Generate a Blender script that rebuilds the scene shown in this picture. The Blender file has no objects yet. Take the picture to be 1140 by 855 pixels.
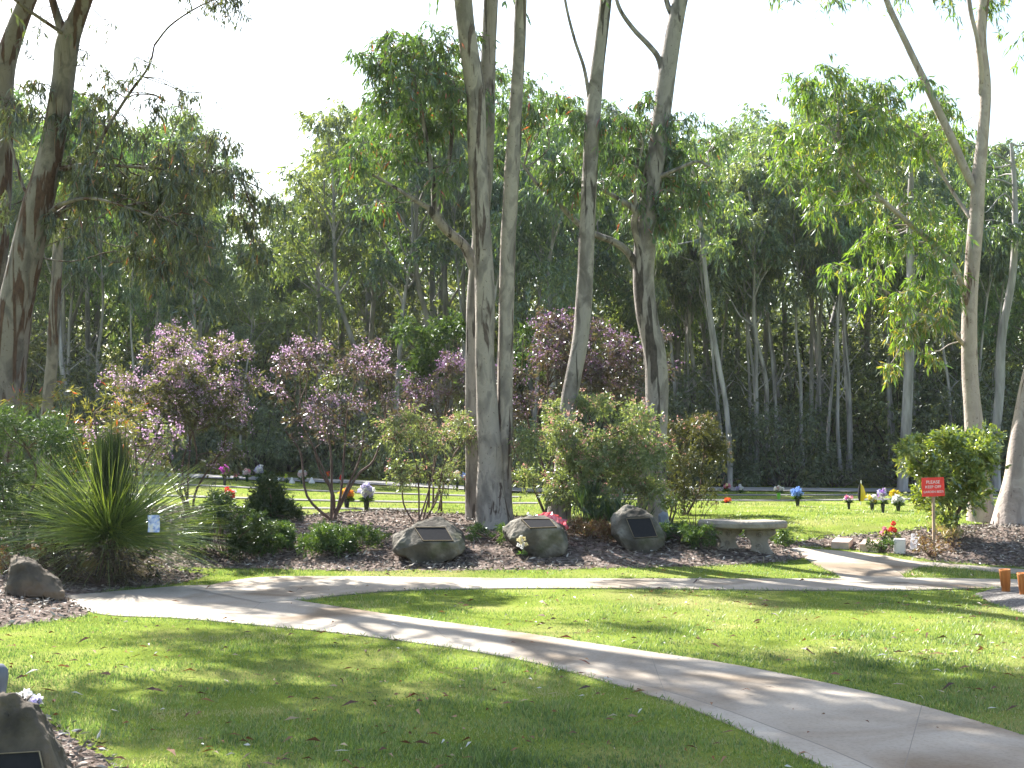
import bpy, bmesh, math, random
import numpy as np
from mathutils import Vector, noise as mnoise

# ------------------------------------------------------------------ camera, sky, sun, exposure
scene = bpy.context.scene
COL = scene.collection
F_PX, CX, CY, HOR, EYE = 1400.0, 570.0, 427.5, 490.0, 1.6
PITCH = math.atan((HOR - CY) / F_PX)
cam_d = bpy.data.cameras.new('camera')
cam_d.sensor_width = 36.0
cam_d.lens = 36.0 * F_PX / 1140.0
cam_d.clip_start, cam_d.clip_end = 0.1, 2000.0
cam = bpy.data.objects.new('camera', cam_d)
cam.location = (0, 0, EYE)
cam.rotation_euler = (math.pi / 2 + PITCH, 0, 0)
COL.objects.link(cam)
scene.camera = cam

SUN_AZ, SUN_EL = math.radians(-38), math.radians(43)
world = bpy.data.worlds.new('World')
scene.world = world
world.use_nodes = True
wn = world.node_tree
sky = wn.nodes.new('ShaderNodeTexSky')
sky.sky_type = 'NISHITA'
sky.sun_disc = False
sky.sun_elevation = SUN_EL
sky.sun_rotation = SUN_AZ
sky.air_density = 1.3
sky.dust_density = 2.0
sky.ozone_density = 1.0
bg = wn.nodes['Background']
bg.inputs['Strength'].default_value = 0.085
wn.links.new(sky.outputs[0], bg.inputs['Color'])

to_sun = Vector((math.sin(SUN_AZ) * math.cos(SUN_EL), math.cos(SUN_AZ) * math.cos(SUN_EL), math.sin(SUN_EL)))
sun_d = bpy.data.lights.new('sun', 'SUN')
sun_d.energy = 5.0
sun_d.angle = math.radians(0.53)
sun_d.color = (1.0, 0.965, 0.91)
sun = bpy.data.objects.new('sun', sun_d)
sun.rotation_euler = (-to_sun).to_track_quat('-Z', 'Y').to_euler()
COL.objects.link(sun)

vs = scene.view_settings
vs.view_transform = 'Standard'
vs.look = 'None'
vs.gamma = 1.0
vs.use_curve_mapping = False
vs.exposure = 2.0
cy = scene.cycles
cy.max_bounces = 8
cy.diffuse_bounces = 5
cy.glossy_bounces = 2
cy.transmission_bounces = 6
cy.transparent_max_bounces = 4
cy.caustics_reflective = False
cy.caustics_refractive = False
cy.sample_clamp_indirect = 6.0
cy.use_denoising = True
cy.denoiser = 'OPENIMAGEDENOISE'
cy.denoising_input_passes = 'RGB_ALBEDO_NORMAL'

rng = np.random.default_rng(7)
random.seed(7)


# ------------------------------------------------------------------ terrain and pixel helpers
def sstep(a, b, x):
    t = np.clip((np.asarray(x, float) - a) / (b - a), 0, 1)
    return t * t * (3 - 2 * t)


def terrain(x, y):
    x = np.asarray(x, float)
    y = np.asarray(y, float)
    z = 0.35 * sstep(14.6, 20.5, y)
    z = z - 0.045 * np.clip(x, -10, 0) * sstep(19, 30, y)
    z = z + 0.02 * np.sin(x * 0.7 + 1.0) * np.sin(y * 0.55) * sstep(5, 9, y)
    return z


def seg_dist(px, py, poly):
    """distance of points to a closed polygon's edges, nearest point, inside flag"""
    P = np.stack([px, py], -1)
    n = len(poly)
    best = np.full(len(P), 1e9)
    near = np.zeros_like(P)
    inside = np.zeros(len(P), bool)
    for i in range(n):
        a = np.array(poly[i]); b = np.array(poly[(i + 1) % n])
        ab = b - a
        t = np.clip(((P - a) @ ab) / max(ab @ ab, 1e-9), 0, 1)
        q = a + t[:, None] * ab
        d = np.hypot(*(P - q).T)
        m = d < best
        best[m] = d[m]; near[m] = q[m]
        c = ((a[1] > P[:, 1]) != (b[1] > P[:, 1]))
        with np.errstate(divide='ignore', invalid='ignore'):
            xi = (b[0] - a[0]) * (P[:, 1] - a[1]) / (b[1] - a[1] + 1e-12) + a[0]
        inside ^= c & (P[:, 0] < xi)
    return best, near, inside


BEDS = []          # (polygon in metres, mound height, ramp)


def ground(x, y):
    x = np.atleast_1d(np.asarray(x, float)); y = np.atleast_1d(np.asarray(y, float))
    z = terrain(x, y)
    add = np.zeros_like(z)
    for poly, mh, ramp in BEDS:
        if len(x) == 1 and not (min(p[0] for p in poly) <= x[0] <= max(p[0] for p in poly) and min(p[1] for p in poly) <= y[0] <= max(p[1] for p in poly)):
            continue
        d, _, ins = seg_dist(x, y, poly)
        add = np.maximum(add, np.where(ins, 0.012 + mh * sstep(0, ramp, d), 0))
    return z + add


def ray(px, py):
    u = (px - CX) / F_PX; v = (CY - py) / F_PX
    return Vector((u, math.cos(PITCH) - v * math.sin(PITCH), math.sin(PITCH) + v * math.cos(PITCH)))


def P(px, py, Y):
    """point on the sight line through a photo pixel, at world depth Y"""
    r = ray(px, py)
    k = Y / r.y
    return Vector((r.x * k, Y, EYE + r.z * k))


def G(px, py, fn=None):
    """where that sight line meets the ground"""
    fn = fn or ground
    r = ray(px, py)
    k = max(3.0, (EYE - 0.8) / max(-r.z, 1e-4)) if r.z < 0 else 400.0
    k = min(k, 400.0)
    lo = None
    while k < 400:
        p = r * k
        if EYE + p.z <= float(np.squeeze(fn(p.x, p.y))):
            lo = k
            break
        k += 0.25
    if lo is None:
        return Vector((r.x * 60, r.y * 60, 0.35))
    a, b = lo - 0.25, lo
    for _ in range(12):
        m = (a + b) / 2
        p = r * m
        if EYE + p.z <= float(np.squeeze(fn(p.x, p.y))):
            b = m
        else:
            a = m
    p = r * b
    return Vector((p.x, p.y, float(np.squeeze(fn(p.x, p.y)))))


def px_m(Y):
    return F_PX / Y


# ------------------------------------------------------------------ materials
def new_mat(name):
    m = bpy.data.materials.new(name)
    m.use_nodes = True
    m.node_tree.nodes.clear()
    return m, m.node_tree.nodes, m.node_tree.links


def ramp_node(N, stops):
    r = N.new('ShaderNodeValToRGB')
    e = r.color_ramp.elements
    while len(e) > 1:
        e.remove(e[0])
    e[0].position = stops[0][0]; e[0].color = (*stops[0][1], 1)
    for p, c in stops[1:]:
        k = e.new(p); k.color = (*c, 1)
    return r


def surf_mat(name, stops, scale=(1, 1, 1), nscale=4.0, detail=6, rough=0.85, bump=0.3, bump_scale=None,
             coord='Object', second=None, spec=0.25, dist=0.02, distort=0.0):
    m, N, L = new_mat(name)
    out = N.new('ShaderNodeOutputMaterial')
    b = N.new('ShaderNodeBsdfPrincipled')
    b.inputs['Roughness'].default_value = rough
    b.inputs['Specular IOR Level'].default_value = spec
    tc = N.new('ShaderNodeTexCoord')
    mp = N.new('ShaderNodeMapping')
    mp.inputs['Scale'].default_value = scale
    L.new(tc.outputs[coord], mp.inputs[0])
    n1 = N.new('ShaderNodeTexNoise')
    n1.inputs['Scale'].default_value = nscale
    n1.inputs['Detail'].default_value = detail
    n1.inputs['Distortion'].default_value = distort
    L.new(mp.outputs[0], n1.inputs['Vector'])
    r = ramp_node(N, stops)
    L.new(n1.outputs['Fac'], r.inputs[0])
    col = r.outputs[0]
    if second:      # (scale, colour, low, high) patches laid over
        sc, c2, lo, hi = second
        n2 = N.new('ShaderNodeTexNoise')
        n2.inputs['Scale'].default_value = sc
        n2.inputs['Detail'].default_value = 4
        L.new(mp.outputs[0], n2.inputs['Vector'])
        mr = N.new('ShaderNodeMapRange')
        mr.inputs['From Min'].default_value = lo
        mr.inputs['From Max'].default_value = hi
        L.new(n2.outputs['Fac'], mr.inputs['Value'])
        mx = N.new('ShaderNodeMix'); mx.data_type = 'RGBA'
        L.new(mr.outputs[0], mx.inputs['Factor'])
        L.new(col, mx.inputs[6]); mx.inputs[7].default_value = (*c2, 1)
        col = mx.outputs[2]
    L.new(col, b.inputs['Base Color'])
    if bump:
        nb = N.new('ShaderNodeTexNoise')
        nb.inputs['Scale'].default_value = bump_scale or nscale * 4
        nb.inputs['Detail'].default_value = 5
        L.new(mp.outputs[0], nb.inputs['Vector'])
        bp = N.new('ShaderNodeBump')
        bp.inputs['Strength'].default_value = bump
        bp.inputs['Distance'].default_value = dist
        L.new(nb.outputs['Fac'], bp.inputs['Height'])
        L.new(bp.outputs[0], b.inputs['Normal'])
    L.new(b.outputs[0], out.inputs[0])
    return m


def leaf_mat(name, stops, trans=0.45, tcol=(1.25, 1.2, 0.5), gloss=0.08, grough=0.35, vary=0.0):
    """thin leaves: reflect, let light through, and glint; stops are leaf colours"""
    m, N, L = new_mat(name)
    out = N.new('ShaderNodeOutputMaterial')
    at = N.new('ShaderNodeAttribute'); at.attribute_name = 'rnd'
    r = ramp_node(N, stops)
    L.new(at.outputs['Fac'], r.inputs[0])
    col = r.outputs[0]
    if vary:
        oi = N.new('ShaderNodeObjectInfo')
        mr = N.new('ShaderNodeMapRange')
        mr.inputs['To Min'].default_value = 0.5 - 0.035 * vary
        mr.inputs['To Max'].default_value = 0.5 + 0.03 * vary
        L.new(oi.outputs['Random'], mr.inputs['Value'])
        mv = N.new('ShaderNodeMapRange')
        mv.inputs['From Min'].default_value = 0.0
        mv.inputs['To Min'].default_value = 1.25
        mv.inputs['To Max'].default_value = 0.75
        mm = N.new('ShaderNodeMath'); mm.operation = 'FRACT'
        ml = N.new('ShaderNodeMath'); ml.operation = 'MULTIPLY'; ml.inputs[1].default_value = 7.3
        L.new(oi.outputs['Random'], ml.inputs[0]); L.new(ml.outputs[0], mm.inputs[0]); L.new(mm.outputs[0], mv.inputs['Value'])
        hs = N.new('ShaderNodeHueSaturation')
        L.new(mr.outputs[0], hs.inputs['Hue']); L.new(mv.outputs[0], hs.inputs['Value']); L.new(col, hs.inputs['Color'])
        col = hs.outputs[0]
    d = N.new('ShaderNodeBsdfDiffuse'); L.new(col, d.inputs['Color'])
    t = N.new('ShaderNodeBsdfTranslucent')
    mul = N.new('ShaderNodeMix'); mul.data_type = 'RGBA'; mul.blend_type = 'MULTIPLY'
    mul.clamp_result = False
    mul.inputs['Factor'].default_value = 1
    L.new(col, mul.inputs[6]); mul.inputs[7].default_value = (*tcol, 1)
    L.new(mul.outputs[2], t.inputs['Color'])
    m1 = N.new('ShaderNodeMixShader'); m1.inputs[0].default_value = trans
    L.new(d.outputs[0], m1.inputs[1]); L.new(t.outputs[0], m1.inputs[2])
    g = N.new('ShaderNodeBsdfGlossy'); g.inputs['Roughness'].default_value = grough
    g.inputs['Color'].default_value = (0.9, 0.95, 0.95, 1)
    m2 = N.new('ShaderNodeMixShader'); m2.inputs[0].default_value = gloss
    L.new(m1.outputs[0], m2.inputs[1]); L.new(g.outputs[0], m2.inputs[2])
    L.new(m2.outputs[0], out.inputs[0])
    return m


def plain_mat(name, col, rough=0.6, spec=0.3, nz=0.12, scale=20, metal=0.0):
    lo = tuple(c * (1 - nz) for c in col); hi = tuple(min(1, c * (1 + nz)) for c in col)
    m = surf_mat(name, [(0.3, lo), (0.7, hi)], nscale=scale, rough=rough, spec=spec, bump=0.08, dist=0.004)
    if metal:
        for n in m.node_tree.nodes:
            if n.type == 'BSDF_PRINCIPLED':
                n.inputs['Metallic'].default_value = metal
    return m


M = {}
M['lawn'] = surf_mat('lawn_soil', [(0.30, (0.11, 0.145, 0.026)), (0.5, (0.145, 0.185, 0.034)), (0.62, (0.18, 0.205, 0.05)), (0.78, (0.25, 0.23, 0.09))],
                     nscale=1.3, detail=9, rough=1.0, bump=0.6, bump_scale=60, spec=0.0,
                     second=(0.45, (0.21, 0.20, 0.08), 0.50, 0.72))
M['mulch'] = surf_mat('bark_mulch', [(0.3, (0.045, 0.033, 0.027)), (0.5, (0.14, 0.108, 0.09)), (0.7, (0.29, 0.235, 0.205))],
                      nscale=14, detail=8, rough=1.0, bump=1.0, bump_scale=34, spec=0.05, dist=0.04)
M['chip'] = leaf_mat('mulch_chip', [(0.0, (0.055, 0.042, 0.032)), (0.4, (0.155, 0.125, 0.097)), (0.75, (0.30, 0.255, 0.21)), (0.95, (0.46, 0.42, 0.37))],
                     trans=0.0, gloss=0.03, grough=0.5)
M['litter'] = leaf_mat('fallen_leaf', [(0.0, (0.06, 0.025, 0.015)), (0.35, (0.17, 0.06, 0.03)), (0.6, (0.26, 0.13, 0.06)), (0.8, (0.36, 0.27, 0.18)), (0.95, (0.6, 0.58, 0.55))],
                       trans=0.15, tcol=(1.2, 0.9, 0.6), gloss=0.05)
M['grass'] = leaf_mat('grass_blade', [(0.0, (0.06, 0.105, 0.032)), (0.45, (0.155, 0.235, 0.065)), (0.8, (0.235, 0.295, 0.095)), (1.0, (0.36, 0.33, 0.19))],
                      trans=0.5, tcol=(1.22, 1.3, 0.8), gloss=0.03, grough=0.4)
M['bark_dark'] = surf_mat('dark_bark', [(0.3, (0.045, 0.035, 0.03)), (0.6, (0.11, 0.09, 0.08)), (0.8, (0.17, 0.15, 0.14))],
                          scale=(3, 3, 0.7), nscale=5, rough=0.95, bump=0.6)
M['twig'] = surf_mat('twig_bark', [(0.3, (0.07, 0.045, 0.035)), (0.7, (0.17, 0.12, 0.10))], nscale=9, rough=0.9, bump=0.2)
M['bark_forest'] = surf_mat('forest_gum_bark', [(0.3, (0.15, 0.138, 0.13)), (0.5, (0.29, 0.27, 0.255)), (0.7, (0.45, 0.42, 0.40))],
                            scale=(2, 2, 0.35), nscale=3, rough=0.9, bump=0.3)


def gum_bark(name, base, pale, brown, brown_amt=0.55):
    m, N, L = new_mat(name)
    out = N.new('ShaderNodeOutputMaterial')
    b = N.new('ShaderNodeBsdfPrincipled')
    b.inputs['Roughness'].default_value = 0.85
    b.inputs['Specular IOR Level'].default_value = 0.2
    tc = N.new('ShaderNodeTexCoord')

    def nz(scale, s, detail=5, dis=0.0):
        mp = N.new('ShaderNodeMapping'); mp.inputs['Scale'].default_value = scale
        L.new(tc.outputs['Object'], mp.inputs[0])
        n = N.new('ShaderNodeTexNoise'); n.inputs['Scale'].default_value = s
        n.inputs['Detail'].default_value = detail; n.inputs['Distortion'].default_value = dis
        L.new(mp.outputs[0], n.inputs['Vector'])
        return n
    n1 = nz((1, 1, 0.45), 5.0, 6, 0.8)
    r1 = ramp_node(N, [(0.36, base), (0.47, tuple((p + q) / 2 for p, q in zip(base, pale))), (0.53, pale), (0.66, tuple(c * 0.85 for c in pale)), (0.74, base)])
    L.new(n1.outputs['Fac'], r1.inputs[0])
    n2 = nz((2.2, 2.2, 0.22), 3.2, 7, 0.9)         # strips of peeling brown bark
    r2 = ramp_node(N, [(brown_amt, (0, 0, 0)), (brown_amt + 0.035, (1, 1, 1))])
    L.new(n2.outputs['Fac'], r2.inputs[0])
    n4 = nz((3, 3, 1.2), 9, 6)
    r4 = ramp_node(N, [(0.3, tuple(c * 0.45 for c in brown)), (0.7, brown)])
    L.new(n4.outputs['Fac'], r4.inputs[0])
    mx = N.new('ShaderNodeMix'); mx.data_type = 'RGBA'
    L.new(r2.outputs[0], mx.inputs['Factor']); L.new(r1.outputs[0], mx.inputs[6]); L.new(r4.outputs[0], mx.inputs[7])
    n3 = nz((1, 1, 1), 26, 4)                        # dark flecks and scars
    r3 = ramp_node(N, [(0.27, (0.45, 0.4, 0.36)), (0.36, (1, 1, 1))])
    L.new(n3.outputs['Fac'], r3.inputs[0])
    m3 = N.new('ShaderNodeMix'); m3.data_type = 'RGBA'; m3.blend_type = 'MULTIPLY'; m3.inputs['Factor'].default_value = 1
    L.new(mx.outputs[2], m3.inputs[6]); L.new(r3.outputs[0], m3.inputs[7])
    L.new(m3.outputs[2], b.inputs['Base Color'])
    ad = N.new('ShaderNodeMath'); ad.operation = 'ADD'
    L.new(r2.outputs[0], ad.inputs[0]); L.new(n3.outputs['Fac'], ad.inputs[1])
    bp = N.new('ShaderNodeBump'); bp.inputs['Strength'].default_value = 0.6; bp.inputs['Distance'].default_value = 0.015
    L.new(ad.outputs[0], bp.inputs['Height']); L.new(bp.outputs[0], b.inputs['Normal'])
    L.new(b.outputs[0], out.inputs[0])
    return m


M['gum_grey'] = gum_bark('smooth_gum_bark', (0.17, 0.15, 0.136), (0.335, 0.295, 0.255), (0.13, 0.10, 0.085), 0.57)
M['gum_mottled'] = gum_bark('mottled_gum_bark', (0.14, 0.123, 0.112), (0.30, 0.27, 0.245), (0.10, 0.085, 0.075), 0.56)
M['gum_brown'] = gum_bark('peeling_gum_bark', (0.10, 0.088, 0.08), (0.21, 0.18, 0.158), (0.11, 0.062, 0.042), 0.53)
M['gum_pale'] = gum_bark('pale_gum_bark', (0.27, 0.225, 0.20), (0.40, 0.34, 0.30), (0.20, 0.14, 0.11), 0.64)

M['leaf_forest'] = leaf_mat('forest_gum_leaf', [(0.0, (0.06, 0.095, 0.04)), (0.5, (0.10, 0.16, 0.052)), (0.85, (0.165, 0.235, 0.065)), (1.0, (0.24, 0.265, 0.09))],
                            trans=0.55, tcol=(1.35, 1.4, 0.55), gloss=0.11, grough=0.4, vary=1.0)
M['leaf_under'] = leaf_mat('undergrowth_leaf', [(0.0, (0.06, 0.08, 0.04)), (0.6, (0.11, 0.14, 0.06)), (1.0, (0.18, 0.21, 0.08))],
                           trans=0.48, gloss=0.08, grough=0.4, vary=0.8)
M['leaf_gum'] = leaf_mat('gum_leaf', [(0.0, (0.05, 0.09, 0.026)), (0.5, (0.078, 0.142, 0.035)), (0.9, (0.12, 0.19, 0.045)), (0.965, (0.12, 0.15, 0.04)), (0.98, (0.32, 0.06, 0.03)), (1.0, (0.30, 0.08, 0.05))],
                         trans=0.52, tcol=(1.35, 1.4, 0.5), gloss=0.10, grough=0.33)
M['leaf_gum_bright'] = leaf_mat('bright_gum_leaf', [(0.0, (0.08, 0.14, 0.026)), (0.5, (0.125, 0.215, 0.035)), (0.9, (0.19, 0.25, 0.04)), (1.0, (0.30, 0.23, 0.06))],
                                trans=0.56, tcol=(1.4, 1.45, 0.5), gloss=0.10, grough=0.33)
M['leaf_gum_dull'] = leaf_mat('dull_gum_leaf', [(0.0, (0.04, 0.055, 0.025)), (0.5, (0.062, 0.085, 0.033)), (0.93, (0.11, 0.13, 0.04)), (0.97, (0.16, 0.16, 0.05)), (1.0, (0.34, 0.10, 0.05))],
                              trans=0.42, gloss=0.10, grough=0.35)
M['leaf_shrub'] = leaf_mat('shrub_leaf', [(0.0, (0.10, 0.145, 0.066)), (0.5, (0.17, 0.23, 0.10)), (1.0, (0.29, 0.33, 0.17))], trans=0.5, gloss=0.07)
M['leaf_purpleshrub'] = leaf_mat('purple_shrub_leaf', [(0.0, (0.07, 0.065, 0.045)), (0.5, (0.11, 0.115, 0.055)), (1.0, (0.17, 0.19, 0.065))], trans=0.45, gloss=0.08)
M['leaf_purpledark'] = leaf_mat('plum_leaf', [(0.0, (0.05, 0.032, 0.04)), (0.6, (0.085, 0.058, 0.062)), (1.0, (0.12, 0.12, 0.055))], trans=0.4, gloss=0.09)
M['leaf_bright'] = leaf_mat('bright_bush_leaf', [(0.0, (0.10, 0.16, 0.025)), (0.5, (0.18, 0.25, 0.04)), (0.85, (0.30, 0.35, 0.07)), (1.0, (0.40, 0.42, 0.14))], trans=0.48, gloss=0.12, grough=0.3)
M['leaf_dark'] = leaf_mat('dark_conifer_leaf', [(0.0, (0.022, 0.042, 0.014)), (0.6, (0.04, 0.07, 0.02)), (1.0, (0.075, 0.11, 0.03))], trans=0.3, gloss=0.05)
M['leaf_soft'] = leaf_mat('soft_needle_leaf', [(0.0, (0.03, 0.058, 0.022)), (0.6, (0.052, 0.095, 0.03)), (1.0, (0.095, 0.15, 0.04))], trans=0.4, gloss=0.05)
M['leaf_wispy'] = leaf_mat('wispy_grevillea_leaf', [(0.0, (0.10, 0.12, 0.03)), (0.6, (0.2, 0.2, 0.055)), (0.94, (0.30, 0.27, 0.09)), (0.96, (0.5, 0.08, 0.04)), (1.0, (0.5, 0.12, 0.06))], trans=0.5, gloss=0.06)
M['leaf_grasstree'] = leaf_mat('grass_tree_leaf', [(0.0, (0.075, 0.12, 0.035)), (0.5, (0.13, 0.20, 0.045)), (1.0, (0.25, 0.31, 0.075))], trans=0.48, gloss=0.12, grough=0.3)
M['leaf_ground'] = leaf_mat('ground_cover_leaf', [(0.0, (0.04, 0.08, 0.022)), (0.6, (0.07, 0.13, 0.03)), (1.0, (0.13, 0.19, 0.045))], trans=0.4, gloss=0.04)
M['leaf_bronze'] = leaf_mat('bronze_leaf', [(0.0, (0.11, 0.05, 0.03)), (0.5, (0.20, 0.11, 0.06)), (0.8, (0.26, 0.18, 0.09)), (1.0, (0.12, 0.15, 0.04))], trans=0.35, gloss=0.04)
M['leaf_browncover'] = leaf_mat('brown_cover_leaf', [(0.0, (0.035, 0.028, 0.018)), (0.6, (0.07, 0.05, 0.03)), (1.0, (0.10, 0.09, 0.04))], trans=0.3, gloss=0.04)
M['leaf_olive'] = leaf_mat('dull_olive_leaf', [(0.0, (0.05, 0.055, 0.022)), (0.6, (0.085, 0.09, 0.035)), (1.0, (0.13, 0.13, 0.05))], trans=0.4, gloss=0.05)  # dull olive leaf colour of one darker shrub
M['leaf_straw'] = leaf_mat('straw_leaf', [(0.0, (0.25, 0.19, 0.11)), (1.0, (0.42, 0.34, 0.2))], trans=0.4, gloss=0.03)
M['blossom_lilac'] = leaf_mat('lilac_blossom', [(0.0, (0.26, 0.155, 0.27)), (0.5, (0.43, 0.29, 0.42)), (0.8, (0.53, 0.39, 0.48)), (1.0, (0.63, 0.51, 0.55))], trans=0.45, tcol=(1.1, 1.0, 1.1), gloss=0.05)
M['blossom_violet'] = leaf_mat('violet_blossom', [(0.0, (0.13, 0.07, 0.15)), (0.5, (0.23, 0.13, 0.24)), (1.0, (0.36, 0.24, 0.34))], trans=0.4, tcol=(1.1, 1.0, 1.1), gloss=0.06)
M['blossom_pink'] = leaf_mat('pink_tip', [(0.0, (0.42, 0.18, 0.18)), (0.5, (0.58, 0.32, 0.30)), (1.0, (0.58, 0.45, 0.36))], trans=0.45, tcol=(1.1, 1.0, 0.9), gloss=0.05)
M['blossom_white'] = leaf_mat('white_floret', [(0.0, (0.6, 0.6, 0.58)), (1.0, (0.8, 0.8, 0.8))], trans=0.4, tcol=(1, 1, 1), gloss=0.03)

M['stone'] = surf_mat('boulder_stone', [(0.3, (0.04, 0.035, 0.028)), (0.5, (0.10, 0.09, 0.072)), (0.64, (0.23, 0.21, 0.175))], nscale=3.2, detail=10, rough=0.95,
                      bump=0.9, bump_scale=16, second=(2.2, (0.06, 0.065, 0.033), 0.52, 0.66), dist=0.03)
M['stone_warm'] = surf_mat('warm_boulder_stone', [(0.3, (0.04, 0.034, 0.027)), (0.5, (0.095, 0.078, 0.058)), (0.68, (0.19, 0.16, 0.12))], nscale=5, detail=10, rough=0.95,
                           bump=0.9, bump_scale=18, second=(2.5, (0.12, 0.075, 0.043), 0.5, 0.7), dist=0.02)
M['stone_blue'] = surf_mat('blue_grey_stone', [(0.3, (0.15, 0.16, 0.175)), (0.7, (0.33, 0.345, 0.37))], nscale=5, detail=9, rough=0.9, bump=0.6, bump_scale=18)
M['bench'] = surf_mat('cast_stone', [(0.3, (0.20, 0.175, 0.145)), (0.6, (0.29, 0.26, 0.22)), (0.8, (0.35, 0.315, 0.27))], nscale=7, detail=9, rough=0.95, bump=0.9, bump_scale=28,
                       second=(3.0, (0.17, 0.16, 0.14), 0.55, 0.75))
M['beam'] = surf_mat('grey_concrete', [(0.3, (0.12, 0.116, 0.106)), (0.7, (0.20, 0.192, 0.178))], nscale=3, detail=9, rough=0.95, bump=0.3, bump_scale=30)
M['road'] = surf_mat('pale_road', [(0.3, (0.18, 0.172, 0.16)), (0.7, (0.26, 0.25, 0.235))], nscale=1.5, detail=9, rough=0.95, bump=0.2)
M['gravel'] = surf_mat('grey_gravel', [(0.3, (0.07, 0.062, 0.055)), (0.5, (0.15, 0.137, 0.125)), (0.7, (0.27, 0.25, 0.23))], nscale=40, detail=5, rough=1, bump=1.0, bump_scale=50, dist=0.03)
M['sandstone'] = surf_mat('sandstone_block', [(0.3, (0.45, 0.32, 0.25)), (0.7, (0.60, 0.47, 0.38))], nscale=8, detail=8, rough=0.9, bump=0.3)
M['white_stone'] = surf_mat('white_stone', [(0.3, (0.62, 0.57, 0.55)), (0.7, (0.78, 0.74, 0.72))], nscale=8, rough=0.8, bump=0.2)
M['plaque'] = plain_mat('dark_bronze', (0.022, 0.022, 0.024), rough=0.85, spec=0.08, scale=30)
M['brass'] = plain_mat('brass_rim', (0.24, 0.19, 0.12), rough=0.6, scale=30, metal=0.2)
M['red_sign'] = plain_mat('red_sign_paint', (0.84, 0.06, 0.045), rough=0.5, scale=12)
M['white_paint'] = plain_mat('white_lettering', (0.8, 0.78, 0.74), rough=0.6)
M['timber'] = surf_mat('stake_timber', [(0.3, (0.30, 0.20, 0.13)), (0.7, (0.46, 0.34, 0.24))], scale=(8, 8, 1), nscale=5, rough=0.85, bump=0.2)
M['rust'] = surf_mat('rusty_orange', [(0.3, (0.30, 0.10, 0.03)), (0.6, (0.46, 0.18, 0.05)), (0.8, (0.38, 0.2, 0.09))], scale=(4, 4, 0.7), nscale=6, rough=0.8, bump=0.3)
M['black_plastic'] = plain_mat('black_plastic', (0.025, 0.03, 0.03), rough=0.45)
M['green_plastic'] = plain_mat('dark_green_plastic', (0.02, 0.05, 0.03), rough=0.45)
M['teal_plastic'] = plain_mat('teal_plastic', (0.03, 0.16, 0.15), rough=0.45)
M['lime_plastic'] = plain_mat('lime_wrap', (0.16, 0.5, 0.05), rough=0.3)
M['grey_plastic'] = plain_mat('grey_vase', (0.13, 0.14, 0.17), rough=0.5)
M['cellophane'] = leaf_mat('red_cellophane', [(0.0, (0.6, 0.04, 0.06)), (0.6, (0.75, 0.06, 0.08)), (1.0, (0.8, 0.25, 0.25))], trans=0.5, tcol=(1.2, 0.7, 0.7), gloss=0.16, grough=0.2)
M['card'] = surf_mat('pale_blue_card', [(0.35, (0.20, 0.28, 0.55)), (0.48, (0.42, 0.50, 0.70)), (0.6, (0.66, 0.68, 0.72))], nscale=22, detail=3, rough=0.5, bump=0)
M['ornament'] = plain_mat('white_ornament', (0.74, 0.72, 0.70), rough=0.5)

PETAL = {}


def petal(key, col):
    if key not in PETAL:
        PETAL[key] = leaf_mat('petal_' + key, [(0.0, tuple(c * 0.75 for c in col)), (0.6, col), (1.0, tuple(min(0.85, c * 1.2 + 0.05) for c in col))],
                              trans=0.35, tcol=(1, 1, 1), gloss=0.03)
    return PETAL[key]


PC = dict(magenta=(0.55, 0.10, 0.50), red=(0.70, 0.045, 0.04), pink=(0.75, 0.28, 0.38), white=(0.78, 0.77, 0.75), cream=(0.75, 0.66, 0.36),
          yellow=(0.80, 0.62, 0.04), orange=(0.80, 0.26, 0.03), lavender=(0.52, 0.48, 0.74), blue=(0.22, 0.36, 0.72), palepink=(0.75, 0.52, 0.54),
          purple=(0.36, 0.16, 0.52), lime=(0.45, 0.62, 0.06))


# ------------------------------------------------------------------ mesh building
class MB:
    def __init__(s):
        s.v = []; s.f = []; s.r = []; s.m = []; s.n = 0; s.smooth = []

    def add(s, V, Fc, rnd=None, m=0, smooth=False):
        V = np.asarray(V, float).reshape(-1, 3)
        Fc = np.asarray(Fc, int)
        s.v.append(V)
        s.f.append(Fc + s.n)
        k = len(Fc)
        s.r.append(np.full(k, 0.5) if rnd is None else np.asarray(rnd, float))
        s.m.append(np.full(k, m, int))
        s.smooth.append(np.full(k, smooth, bool))
        s.n += len(V)

    def build(s, name, mats, parent=None, origin=None, kind=None):
        me = bpy.data.meshes.new(name)
        V = np.concatenate(s.v) if s.v else np.zeros((0, 3))
        if origin is not None:
            V = V - np.array(origin)
        me.vertices.add(len(V))
        me.vertices.foreach_set('co', V.ravel().astype(np.float32))
        idx = np.concatenate([f.ravel() for f in s.f])
        tot = np.concatenate([np.full(len(f), f.shape[1]) for f in s.f])
        start = np.concatenate([[0], np.cumsum(tot)[:-1]])
        me.loops.add(len(idx))
        me.loops.foreach_set('vertex_index', idx.astype(np.int32))
        me.polygons.add(len(tot))
        me.polygons.foreach_set('loop_start', start.astype(np.int32))
        me.polygons.foreach_set('material_index', np.concatenate(s.m).astype(np.int32))
        me.polygons.foreach_set('use_smooth', np.concatenate(s.smooth))
        at = me.attributes.new('rnd', 'FLOAT', 'FACE')
        at.data.foreach_set('value', np.concatenate(s.r).astype(np.float32))
        for mt in (mats if isinstance(mats, (list, tuple)) else [mats]):
            me.materials.append(mt)
        me.update(calc_edges=True)
        o = bpy.data.objects.new(name, me)
        COL.objects.link(o)
        if parent is not None:
            o.parent = parent
        elif origin is not None:
            o.location = origin
        if kind:
            o['kind'] = kind
        return o


def tag(o, label, cat, group=None):
    o['label'] = label
    o['category'] = cat
    if group:
        o['group'] = group
    return o


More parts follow.
